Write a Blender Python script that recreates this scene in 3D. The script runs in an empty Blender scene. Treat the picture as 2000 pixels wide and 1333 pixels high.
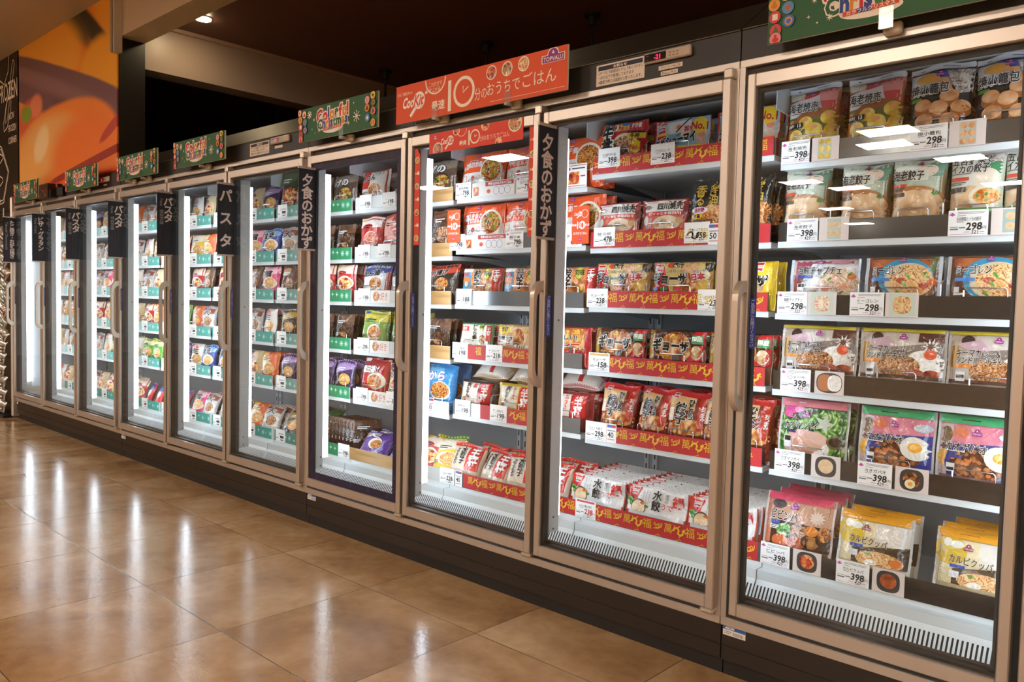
import bpy, math, random
import numpy as np
from mathutils import Vector, Matrix
from mathutils.geometry import tessellate_polygon

SC = bpy.context.scene
COL = SC.collection
PI = math.pi

# ------------------------------------------------------------------ camera
cam = bpy.data.cameras.new('camera')
cam.sensor_fit = 'HORIZONTAL'
cam.sensor_width = 36.0
cam.lens = 1576.463 / 2000 * 36.0
cam.clip_start = 0.05
cam.clip_end = 80
camo = bpy.data.objects.new('camera', cam)
COL.objects.link(camo)
def view_matrix(yaw, pitch, roll, loc):
    cy, sy = math.cos(yaw), math.sin(yaw)
    f = Vector((sy * math.cos(pitch), cy * math.cos(pitch), math.sin(pitch)))
    r0 = Vector((cy, -sy, 0))
    u0 = r0.cross(f)
    r = r0 * math.cos(roll) + u0 * math.sin(roll)
    u = -r0 * math.sin(roll) + u0 * math.cos(roll)
    m = Matrix((r, u, -f)).transposed().to_4x4()
    m.translation = Vector(loc)
    return m
camo.matrix_world = view_matrix(math.radians(-42.775), math.radians(-2.817), math.radians(1.322), (1.2004, -2.2915, 1.16765))
SC.camera = camo

# ------------------------------------------------------------------ world, exposure
w = bpy.data.worlds.new('world')
SC.world = w
w.use_nodes = True
w.node_tree.nodes['Background'].inputs[0].default_value = (0.012, 0.010, 0.008, 1)
SC.view_settings.view_transform = 'Standard'
SC.view_settings.look = 'None'
SC.view_settings.gamma = 1.0
SC.view_settings.use_curve_mapping = False
SC.view_settings.exposure = 0.0
SC.cycles.use_denoising = True
SC.cycles.max_bounces = 10
SC.cycles.transparent_max_bounces = 16
SC.cycles.glossy_bounces = 4
SC.cycles.diffuse_bounces = 4
SC.cycles.sample_clamp_indirect = 6.0
SC.cycles.caustics_reflective = False
SC.cycles.caustics_refractive = False

PANEL_E = 100.0          # ceiling light panels
LAMP_E = 0.42            # multiplies each cabinet lamp
# lamp strength by the post it is mounted on (post 0 is the right end of the second unit)
LAMPS = {0: 24, 1: 24, 2: 28, 3: 22, 4: 14, 5: 28, 6: 28, 7: 24, 8: 24, 9: 34, -1: 22}

# ------------------------------------------------------------------ materials
def lin(h):
    if isinstance(h, str):
        h = h.lstrip('#')
        c = [int(h[i:i + 2], 16) / 255 for i in (0, 2, 4)]
        return tuple((x / 12.92 if x <= .04045 else ((x + .055) / 1.055) ** 2.4) for x in c) + (1,)
    return tuple(h) + ((1,) if len(h) == 3 else ())
MATS = {}
def M(name, col='808080', rough=.5, metal=0.0, bump=0.0, bscale=40, spec=.5, emit=None, estr=1.0, coat=0.0):
    if name in MATS:
        return MATS[name]
    m = bpy.data.materials.new(name)
    m.use_nodes = True
    nt = m.node_tree
    b = nt.nodes['Principled BSDF']
    b.inputs['Base Color'].default_value = lin(col)
    b.inputs['Roughness'].default_value = rough
    b.inputs['Metallic'].default_value = metal
    b.inputs['Specular IOR Level'].default_value = spec
    if coat:
        b.inputs['Coat Weight'].default_value = coat
        b.inputs['Coat Roughness'].default_value = .08
    if emit:
        b.inputs['Emission Color'].default_value = lin(emit)
        b.inputs['Emission Strength'].default_value = estr
    if bump:
        tc = nt.nodes.new('ShaderNodeTexCoord')
        n = nt.nodes.new('ShaderNodeTexNoise')
        n.inputs['Scale'].default_value = bscale
        n.inputs['Detail'].default_value = 2.5
        n.inputs['Distortion'].default_value = 1.2
        bp = nt.nodes.new('ShaderNodeBump')
        bp.inputs['Strength'].default_value = bump
        bp.inputs['Distance'].default_value = .01
        nt.links.new(tc.outputs['Object'], n.inputs['Vector'])
        nt.links.new(n.outputs['Fac'], bp.inputs['Height'])
        nt.links.new(bp.outputs['Normal'], b.inputs['Normal'])
    MATS[name] = m
    return m
def film(hexcol):
    """printed plastic film"""
    return M('film_' + hexcol, hexcol, rough=.17, bump=.55, bscale=24, spec=.7)
def paper(hexcol):
    return M('paper_' + hexcol, hexcol, rough=.55)
def ramp_mat(name, kind, cols, scale, rough=.2, flm=True, stretch=(1, 1, 1), dist=0.0):
    """printed picture of food: chunks, strands, folds or grain in the given colours"""
    if name in MATS:
        return MATS[name]
    m = M(name, cols[0], rough=rough, bump=.55 if flm else 0, bscale=24)
    nt = m.node_tree
    b = nt.nodes['Principled BSDF']
    tc = nt.nodes.new('ShaderNodeTexCoord')
    mp = nt.nodes.new('ShaderNodeMapping')
    mp.inputs['Scale'].default_value = stretch
    nt.links.new(tc.outputs['Object'], mp.inputs['Vector'])
    rp = nt.nodes.new('ShaderNodeValToRGB')
    cr = rp.color_ramp
    while len(cr.elements) < len(cols):
        cr.elements.new(.5)
    for i, c in enumerate(cols):
        cr.elements[i].position = i / max(1, len(cols) - 1)
        cr.elements[i].color = lin(c)
    if kind == 'chunks':
        v = nt.nodes.new('ShaderNodeTexVoronoi')
        v.inputs['Scale'].default_value = scale
        nt.links.new(mp.outputs[0], v.inputs['Vector'])
        sep = nt.nodes.new('ShaderNodeSeparateColor')
        nt.links.new(v.outputs['Color'], sep.inputs[0])
        ad = nt.nodes.new('ShaderNodeMath'); ad.operation = 'MULTIPLY_ADD'
        ad.inputs[1].default_value = -.55; 
        nt.links.new(v.outputs['Distance'], ad.inputs[0])
        nt.links.new(sep.outputs[0], ad.inputs[2])
        a2 = nt.nodes.new('ShaderNodeMath'); a2.operation = 'ADD'; a2.inputs[1].default_value = .25
        nt.links.new(ad.outputs[0], a2.inputs[0])
        nt.links.new(a2.outputs[0], rp.inputs[0])
    elif kind == 'strands':
        n = nt.nodes.new('ShaderNodeTexNoise')
        n.inputs['Scale'].default_value = scale
        n.inputs['Detail'].default_value = 1.0
        n.inputs['Distortion'].default_value = 3.5
        nt.links.new(mp.outputs[0], n.inputs['Vector'])
        mr = nt.nodes.new('ShaderNodeMapRange')
        mr.inputs[1].default_value = .34; mr.inputs[2].default_value = .66
        nt.links.new(n.outputs['Fac'], mr.inputs[0])
        nt.links.new(mr.outputs[0], rp.inputs[0])
    elif kind == 'folds':
        n = nt.nodes.new('ShaderNodeTexWave')
        n.inputs['Scale'].default_value = scale
        n.inputs['Distortion'].default_value = 3.0 + dist
        n.inputs['Detail'].default_value = 2.0
        nt.links.new(mp.outputs[0], n.inputs['Vector'])
        nt.links.new(n.outputs['Fac'], rp.inputs[0])
    else:
        n = nt.nodes.new('ShaderNodeTexNoise')
        n.inputs['Scale'].default_value = scale
        n.inputs['Detail'].default_value = 4.0
        nt.links.new(mp.outputs[0], n.inputs['Vector'])
        mr = nt.nodes.new('ShaderNodeMapRange')
        mr.inputs[1].default_value = .3; mr.inputs[2].default_value = .7
        nt.links.new(n.outputs['Fac'], mr.inputs[0])
        nt.links.new(mr.outputs[0], rp.inputs[0])
    nt.links.new(rp.outputs[0], b.inputs['Base Color'])
    return m

# ------------------------------------------------------------------ mesh builder
class MB:
    def __init__(s):
        s.v = []; s.f = []; s.m = []; s.mats = []
    def mi(s, mat):
        if mat not in s.mats:
            s.mats.append(mat)
        return s.mats.index(mat)
    def box(s, x0, x1, y0, y1, z0, z1, mat, bev=0.0):
        i = len(s.v); k = s.mi(mat)
        if bev <= 0:
            s.v += [(x0, y0, z0), (x1, y0, z0), (x1, y1, z0), (x0, y1, z0), (x0, y0, z1), (x1, y0, z1), (x1, y1, z1), (x0, y1, z1)]
            fs = [(0, 3, 2, 1), (4, 5, 6, 7), (0, 1, 5, 4), (1, 2, 6, 5), (2, 3, 7, 6), (3, 0, 4, 7)]
            s.f += [tuple(i + a for a in q) for q in fs]
            s.m += [k] * 6
        else:   # chamfered vertical and horizontal edges
            b = min(bev, (x1 - x0) * .45, (y1 - y0) * .45, (z1 - z0) * .45)
            X = (x0, x0 + b, x1 - b, x1); Y = (y0, y0 + b, y1 - b, y1); Z = (z0, z0 + b, z1 - b, z1)
            pts = {}
            def P(a, bb, c):
                if (a, bb, c) not in pts:
                    pts[(a, bb, c)] = len(s.v); s.v.append((X[a], Y[bb], Z[c]))
                return pts[(a, bb, c)]
            def add(*q):
                s.f.append(tuple(P(*c) for c in q)); s.m.append(k)
            add((0, 1, 1), (0, 1, 2), (0, 2, 2), (0, 2, 1)); add((3, 1, 1), (3, 2, 1), (3, 2, 2), (3, 1, 2))
            add((1, 0, 1), (2, 0, 1), (2, 0, 2), (1, 0, 2)); add((1, 3, 1), (1, 3, 2), (2, 3, 2), (2, 3, 1))
            add((1, 1, 0), (1, 2, 0), (2, 2, 0), (2, 1, 0)); add((1, 1, 3), (2, 1, 3), (2, 2, 3), (1, 2, 3))
            for c, d in ((1, 0), (2, 3)):
                for e, g in ((1, 0), (2, 3)):
                    add((c, g, 1), (c, g, 2), (d, e, 2), (d, e, 1))
                    add((1, c, g), (2, c, g), (2, d, e), (1, d, e))
                    add((c, 1, g), (c, 2, g), (d, 2, e), (d, 1, e))
            for a, a2 in ((1, 0), (2, 3)):
                for bb, b2 in ((1, 0), (2, 3)):
                    for c, c2 in ((1, 0), (2, 3)):
                        add((a2, bb, c), (a, b2, c), (a, bb, c2))
        return s
    def quad(s, a, b, c, d, mat):
        i = len(s.v); s.v += [a, b, c, d]; s.f.append((i, i + 1, i + 2, i + 3)); s.m.append(s.mi(mat))
    def prism(s, pts, axis, a0, a1, mat):
        """extrude a polygon given in the other two axes along axis (0 x, 1 y, 2 z)"""
        k = s.mi(mat); i = len(s.v); n = len(pts)
        def at(p, a):
            return (a, p[0], p[1]) if axis == 0 else ((p[0], a, p[1]) if axis == 1 else (p[0], p[1], a))
        s.v += [at(p, a0) for p in pts] + [at(p, a1) for p in pts]
        for q in range(n):
            r = (q + 1) % n
            s.f.append((i + q, i + r, i + n + r, i + n + q)); s.m.append(k)
        tri = tessellate_polygon([[Vector((p[0], p[1], 0)) for p in pts]])
        for t in tri:
            s.f.append(tuple(i + a for a in t)); s.m.append(k)
            s.f.append(tuple(i + n + a for a in reversed(t))); s.m.append(k)
    def tube(s, path, r, mat, n=8, closed=False, cap=True):
        k = s.mi(mat); path = [Vector(p) for p in path]; L = len(path); i = len(s.v)
        up = None
        for a in range(L):
            if closed:
                t = (path[(a + 1) % L] - path[a - 1]).normalized()
            else:
                t = (path[min(a + 1, L - 1)] - path[max(a - 1, 0)]).normalized()
            if up is None or abs(up.dot(t)) > .95:
                up = Vector((0, 0, 1)) if abs(t.z) < .9 else Vector((1, 0, 0))
            sd = t.cross(up).normalized(); up2 = sd.cross(t).normalized(); up = up2
            for q in range(n):
                an = 2 * PI * q / n
                s.v.append(tuple(path[a] + sd * (math.cos(an) * r) + up2 * (math.sin(an) * r)))
        for a in range(L if closed else L - 1):
            b = (a + 1) % L
            for q in range(n):
                q2 = (q + 1) % n
                s.f.append((i + a * n + q, i + a * n + q2, i + b * n + q2, i + b * n + q)); s.m.append(k)
        if cap and not closed:
            s.f.append(tuple(i + q for q in reversed(range(n)))); s.m.append(k)
            s.f.append(tuple(i + (L - 1) * n + q for q in range(n))); s.m.append(k)
    def cyl(s, c, r, z0, z1, mat, n=20, r2=None):
        k = s.mi(mat); i = len(s.v); r2 = r if r2 is None else r2
        for z, rr in ((z0, r), (z1, r2)):
            for q in range(n):
                an = 2 * PI * q / n
                s.v.append((c[0] + math.cos(an) * rr, c[1] + math.sin(an) * rr, z))
        for q in range(n):
            q2 = (q + 1) % n
            s.f.append((i + q, i + q2, i + n + q2, i + n + q)); s.m.append(k)
        s.f.append(tuple(i + q for q in reversed(range(n)))); s.m.append(k)
        s.f.append(tuple(i + n + q for q in range(n))); s.m.append(k)
    def mesh(s, name, smooth=False):
        me = bpy.data.meshes.new(name)
        me.from_pydata(s.v, [], s.f)
        for m in s.mats:
            me.materials.append(m)
        me.polygons.foreach_set('material_index', s.m)
        if smooth:
            me.polygons.foreach_set('use_smooth', [True] * len(s.f))
            try:
                me.set_sharp_from_angle(angle=math.radians(40))
            except Exception:
                pass
        me.update()
        return me
    def build(s, name, parent=None, smooth=False, loc=None):
        o = bpy.data.objects.new(name, s.mesh(name, smooth))
        COL.objects.link(o)
        if parent is not None:
            o.parent = parent
        if loc is not None:
            o.location = loc
        return o

def tag(o, label=None, cat=None, group=None, kind=None):
    if label: o['label'] = label
    if cat: o['category'] = cat
    if group: o['group'] = group
    if kind: o['kind'] = kind
    return o
def empty(name, loc=(0, 0, 0)):
    o = bpy.data.objects.new(name, None)
    o.empty_display_size = .05
    COL.objects.link(o)
    o.location = loc
    return o
def put(me, name, loc, rot=(0, 0, 0), label=None, cat=None, group=None, parent=None):
    o = bpy.data.objects.new(name, me)
    COL.objects.link(o)
    o.location = loc
    o.rotation_euler = rot
    if parent is not None:
        o.parent = parent
    return tag(o, label, cat, group)

# ------------------------------------------------------------------ lettering
GL = {}
_tc = bpy.data.curves.new('lettering', 'FONT')
_to = bpy.data.objects.new('lettering', _tc)
_tc.resolution_u = 2
_tc.fill_mode = 'FRONT'
def glyphs(s, bold=0.0):
    key = (s, round(bold, 4))
    if key not in GL:
        _tc.body = s
        _tc.offset = bold
        me = _to.to_mesh()
        v = np.empty(len(me.vertices) * 3, np.float32)
        me.vertices.foreach_get('co', v)
        v = v.reshape(-1, 3)[:, :2].copy()
        f = [tuple(p.vertices) for p in me.polygons]
        _to.to_mesh_clear()
        GL[key] = (v, f)
    return GL[key]

_OK = {}
def _area(v, f):
    t = 0.0; ed = {}
    for q in f:
        for k in range(1, len(q) - 1):
            a, b, c = v[q[0]], v[q[k]], v[q[k + 1]]
            t += abs((b[0] - a[0]) * (c[1] - a[1]) - (c[0] - a[0]) * (b[1] - a[1])) / 2
        for k in range(len(q)):
            e = (min(q[k], q[k - 1]), max(q[k], q[k - 1])); ed[e] = ed.get(e, 0) + 1
    return t, sum(float(np.hypot(*(v[a] - v[b]))) for (a, b), n in ed.items() if n == 1)
def sound(ch, bold):
    """whether thickening this letter leaves its strokes whole"""
    key = (ch, round(bold, 4))
    if key not in _OK:
        v, f = glyphs(ch, 0.0)
        if not len(v) or not f:
            _OK[key] = True
        else:
            a0, p0 = _area(v, f)
            v1, f1 = glyphs(ch, bold)
            a1 = _area(v1, f1)[0] if len(f1) else 0
            _OK[key] = a1 > a0 + bold * p0 * .5
    return _OK[key]
def letters(s, bold):
    """outline of a word, thickened by bold; letters that would break are thickened by repeated shifted copies"""
    key = ('L', s, round(bold, 4))
    if key in GL:
        return GL[key]
    if bold <= 0 or all(sound(c, bold) for c in set(s) if c != ' '):
        GL[key] = glyphs(s, bold); return GL[key]
    v, f = glyphs(s, 0.0)
    sh = [(math.cos(a * PI / 4) * bold, math.sin(a * PI / 4) * bold) for a in range(8)]
    if bold > .035:
        sh += [(math.cos(a * PI / 3) * bold * .5, math.sin(a * PI / 3) * bold * .5) for a in range(6)]
    V = np.concatenate([v + np.array(d_, np.float32) for d_ in sh]); n = len(v)
    F_ = [tuple(i + k * n for i in q) for k in range(len(sh)) for q in f]
    GL[key] = (V, F_); COPIES[key] = len(sh); return GL[key]
COPIES = {}

class Art(MB):
    """flat artwork in x 0..1, y 0..1 mapped on a surface by F(xm, ym, lift)"""
    EPS = .00013
    def __init__(s, F, w, h):
        super().__init__()
        s.F = F; s.w = w; s.h = h; s.k = 1; s.bump = 1; s.step = 1; s.maxlen = 0.0
    def _put(s, pts, faces, mat):
        if s.maxlen:
            pts, faces = s._cut([tuple(p) for p in pts], faces)
        i = len(s.v); k = s.mi(mat)
        for x, y in pts:
            s.v.append(s.F(x, y, s.k * s.EPS))
        for f in faces:
            s.f.append(tuple(i + a for a in f)); s.m.append(k)
        s.k += s.step
    def _cut(s, pts, faces):
        """split long edges so that the artwork follows a curved surface"""
        m2 = s.maxlen ** 2; mid = {}; out = []
        st = []
        for q in faces:
            for k in range(1, len(q) - 1): st.append((q[0], q[k], q[k + 1]))
        while st:
            t = st.pop()
            L = [((pts[t[a]][0] - pts[t[(a + 1) % 3]][0]) ** 2 + (pts[t[a]][1] - pts[t[(a + 1) % 3]][1]) ** 2, a) for a in range(3)]
            l, a = max(L)
            if l <= m2:
                out.append(t); continue
            p, q, r = t[a], t[(a + 1) % 3], t[(a + 2) % 3]
            e = (min(p, q), max(p, q))
            if e not in mid:
                mid[e] = len(pts); pts.append(((pts[p][0] + pts[q][0]) / 2, (pts[p][1] + pts[q][1]) / 2))
            st.append((p, mid[e], r)); st.append((mid[e], q, r))
        return pts, out
    def rect(s, x0, y0, x1, y1, mat, n=None):
        w, h = s.w, s.h
        nx, ny = n or (max(1, int(abs(x1 - x0) * 10)), max(1, int(abs(y1 - y0) * 10)))
        P = [((x0 + (x1 - x0) * i / nx) * w, (y0 + (y1 - y0) * j / ny) * h) for j in range(ny + 1) for i in range(nx + 1)]
        Fc = [(j * (nx + 1) + i, j * (nx + 1) + i + 1, (j + 1) * (nx + 1) + i + 1, (j + 1) * (nx + 1) + i) for j in range(ny) for i in range(nx)]
        s._put(P, Fc, mat)
    def ell(s, cx, cy, rx, ry, mat, n=20, rings=2, sup=2.0, rot=0.0, rel='h'):
        """ellipse; radii are fractions of the height (rel h) or of each side (rel s)"""
        w, h = s.w, s.h
        ax, ay = (rx * h, ry * h) if rel == 'h' else (rx * w, ry * h)
        P = [(cx * w, cy * h)]; Fc = []
        cr, sr = math.cos(rot), math.sin(rot)
        for q in range(1, rings + 1):
            for a in range(n):
                c, d = math.cos(2 * PI * a / n), math.sin(2 * PI * a / n)
                c = math.copysign(abs(c) ** (2 / sup), c); d = math.copysign(abs(d) ** (2 / sup), d)
                px, py = c * ax * q / rings, d * ay * q / rings
                P.append((cx * w + px * cr - py * sr, cy * h + px * sr + py * cr))
        P = [(min(max(x, 0), w), min(max(y, 0), h)) for x, y in P]
        for a in range(n):
            Fc.append((0, 1 + a, 1 + (a + 1) % n))
        for q in range(1, rings):
            for a in range(n):
                b = (a + 1) % n
                Fc.append((1 + (q - 1) * n + a, 1 + q * n + a, 1 + q * n + b, 1 + (q - 1) * n + b))
        s._put(P, Fc, mat)
    def ring(s, cx, cy, r0, r1, mat, n=24, a0=0.0, a1=2 * PI):
        w, h = s.w, s.h
        P = []; Fc = []
        for a in range(n + 1):
            an = a0 + (a1 - a0) * a / n
            for r in (r0, r1):
                P.append((cx * w + math.cos(an) * r * h, cy * h + math.sin(an) * r * h))
        for a in range(n):
            Fc.append((2 * a, 2 * a + 1, 2 * a + 3, 2 * a + 2))
        s._put(P, Fc, mat)
    def poly(s, pts, mat):
        P = [(x * s.w, y * s.h) for x, y in pts]
        t = tessellate_polygon([[Vector((x, y, 0)) for x, y in P]])
        # orient every triangle the same way
        out = []
        for a, b, c in t:
            ar = (P[b][0] - P[a][0]) * (P[c][1] - P[a][1]) - (P[c][0] - P[a][0]) * (P[b][1] - P[a][1])
            out.append((a, b, c) if ar > 0 else (a, c, b))
        s._put(P, out, mat)
    def line(s, pts, wd, mat):
        """stroke of width wd (fraction of height) through points"""
        P = [Vector((x * s.w, y * s.h)) for x, y in pts]; V = []; Fc = []
        hw = wd * s.h / 2
        for a in range(len(P)):
            t = (P[min(a + 1, len(P) - 1)] - P[max(a - 1, 0)])
            t = t.normalized() if t.length > 1e-9 else Vector((1, 0))
            nn = Vector((-t.y, t.x)) * hw
            V += [tuple(P[a] - nn), tuple(P[a] + nn)]
        for a in range(len(P) - 1):
            Fc.append((2 * a, 2 * a + 2, 2 * a + 3, 2 * a + 1))
        s._put(V, Fc, mat)
    def star(s, cx, cy, r, mat, n=8, inner=.35, rot=0.0):
        w, h = s.w, s.h
        pts = []
        for a in range(2 * n):
            rr = r if a % 2 == 0 else r * inner
            an = PI * a / n + rot
            pts.append((cx + math.cos(an) * rr * h / w, cy + math.sin(an) * rr))
        s.poly(pts, mat)
    def text(s, st, x, y, size, mat, bold=0.0, out=None, ow=.05, align='c', rot=0.0, sx=1.0, fit=None, vert=False, gap=1.0, skew=0.0):
        """size = letter height as a fraction of the height; fit = width fraction to squeeze into"""
        if vert:
            n = len(st)
            for pas in ((True, False) if out else (False,)):
                k0 = s.k + s.bump
                for i, ch in enumerate(st):
                    s.k = k0 - s.bump + s.step
                    if ch == ' ':
                        continue
                    yy = y - i * size * gap
                    r = -PI / 2 if ch in 'ー・' else 0
                    if pas:
                        s._txt(ch, x, yy, size, out, bold + ow, 'c', rot + r, sx, None, skew)
                    else:
                        s._txt(ch, x, yy, size, mat, bold, 'c', rot + r, sx, None, skew)
            return
        if out:
            s._txt(st, x, y, size, out, bold + ow, align, rot, sx, fit, skew, ref=bold)
        s._txt(st, x, y, size, mat, bold, align, rot, sx, fit, skew, ref=bold)
    def _txt(s, st, x, y, size, mat, bold, align, rot, sx, fit, skew, ref=None):
        v, f = letters(st, bold)
        if not len(v):
            return
        rv = v if ref is None else letters(st, ref)[0]
        lo = rv.min(0); hi = rv.max(0)
        hgt = .78 if any(ord(c) > 0x2000 for c in st) else .70
        sc = size * s.h / hgt
        scx = sc * sx
        if fit:
            scx = min(scx * 10, fit * s.w / max(1e-6, hi[0] - lo[0]))
        px = v[:, 0] * scx
        a = (lo[0] * scx, hi[0] * scx)
        px = px - {'c': (a[0] + a[1]) / 2, 'l': a[0], 'r': a[1]}[align]
        cyy = .36 if hgt > .75 else .35
        py = (v[:, 1] - cyy) * sc
        px = px + py * skew
        cr, sr = math.cos(rot), math.sin(rot)
        X = x * s.w + px * cr - py * sr
        Y = y * s.h + px * sr + py * cr
        s.k += s.bump - s.step
        nc = COPIES.get(('L', st, round(bold, 4)), 1)
        P_ = list(zip(X.tolist(), Y.tolist())); n = len(P_) // nc; nf = len(f) // nc
        for c in range(nc):
            if c: s.k += s.step * (-1 + .12)
            s._put(P_[c * n:(c + 1) * n], f[:nf], mat)

# ------------------------------------------------------------------ room materials
def floor_material():
    m = M('floor_tile', 'a08058', rough=.2)
    nt = m.node_tree; N = nt.nodes.new; Lk = nt.links.new
    b = nt.nodes['Principled BSDF']
    tc = N('ShaderNodeTexCoord')
    mp = N('ShaderNodeMapping')
    mp.inputs['Location'].default_value = (1.3885 / .6246 + 40, .9442 / .6217 + 40, 0)
    mp.inputs['Scale'].default_value = (1 / .6246, 1 / .6217, 1)
    Lk(tc.outputs['Object'], mp.inputs['Vector'])
    sx = N('ShaderNodeSeparateXYZ'); Lk(mp.outputs[0], sx.inputs[0])
    # distance to the nearest joint on each axis
    def joint(out, halfw):
        fr = N('ShaderNodeMath'); fr.operation = 'FRACT'; Lk(out, fr.inputs[0])
        pp = N('ShaderNodeMath'); pp.operation = 'PINGPONG'; pp.inputs[1].default_value = .5; Lk(fr.outputs[0], pp.inputs[0])
        mr = N('ShaderNodeMapRange'); mr.inputs[1].default_value = halfw * .6; mr.inputs[2].default_value = halfw * 1.4
        mr.inputs[3].default_value = 1; mr.inputs[4].default_value = 0
        Lk(pp.outputs[0], mr.inputs[0]); return mr.outputs[0]
    jx = joint(sx.outputs[0], .0026); jy = joint(sx.outputs[1], .0030)
    mx = N('ShaderNodeMath'); mx.operation = 'MAXIMUM'; Lk(jx, mx.inputs[0]); Lk(jy, mx.inputs[1])
    # one tone per tile
    fl = N('ShaderNodeVectorMath'); fl.operation = 'FLOOR'; Lk(mp.outputs[0], fl.inputs[0])
    wn = N('ShaderNodeTexWhiteNoise'); wn.noise_dimensions = '3D'; Lk(fl.outputs[0], wn.inputs['Vector'])
    off = N('ShaderNodeVectorMath'); off.operation = 'MULTIPLY_ADD'; off.inputs[1].default_value = (9, 9, 9)
    Lk(wn.outputs['Color'], off.inputs[0]); Lk(tc.outputs['Object'], off.inputs[2])
    n1 = N('ShaderNodeTexNoise'); n1.inputs['Scale'].default_value = 2.6; n1.inputs['Detail'].default_value = 5; n1.inputs['Distortion'].default_value = .8
    Lk(off.outputs[0], n1.inputs['Vector'])
    n2 = N('ShaderNodeTexNoise'); n2.inputs['Scale'].default_value = 22; n2.inputs['Detail'].default_value = 6
    Lk(off.outputs[0], n2.inputs['Vector'])
    r1 = N('ShaderNodeValToRGB')
    e = r1.color_ramp.elements
    e[0].position = .28; e[0].color = lin('94704a')
    e[1].position = .74; e[1].color = lin('c8aa84')
    x = r1.color_ramp.elements.new(.5); x.color = lin('ae8a5f')
    Lk(n1.outputs['Fac'], r1.inputs[0])
    mix = N('ShaderNodeMix'); mix.data_type = 'RGBA'; mix.blend_type = 'SOFT_LIGHT'; mix.inputs[0].default_value = .45
    Lk(r1.outputs[0], mix.inputs[6]); Lk(n2.outputs['Fac'], mix.inputs[7])
    g = N('ShaderNodeMix'); g.data_type = 'RGBA'; g.inputs[7].default_value = lin('54432f')
    Lk(mx.outputs[0], g.inputs[0]); Lk(mix.outputs[2], g.inputs[6])
    Lk(g.outputs[2], b.inputs['Base Color'])
    n3 = N('ShaderNodeTexNoise'); n3.inputs['Scale'].default_value = 55; n3.inputs['Detail'].default_value = 3
    Lk(tc.outputs['Object'], n3.inputs['Vector'])
    rr = N('ShaderNodeMapRange'); rr.inputs[3].default_value = .12; rr.inputs[4].default_value = .22
    Lk(n1.outputs['Fac'], rr.inputs[0]); Lk(rr.outputs[0], b.inputs['Roughness'])
    b.inputs['Specular IOR Level'].default_value = .5
    bp = N('ShaderNodeBump'); bp.inputs['Strength'].default_value = .10; bp.inputs['Distance'].default_value = .004
    sb = N('ShaderNodeMath'); sb.operation = 'SUBTRACT'; Lk(n3.outputs['Fac'], sb.inputs[0]); Lk(mx.outputs[0], sb.inputs[1])
    Lk(sb.outputs[0], bp.inputs['Height']); Lk(bp.outputs[0], b.inputs['Normal'])
    return m
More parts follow.
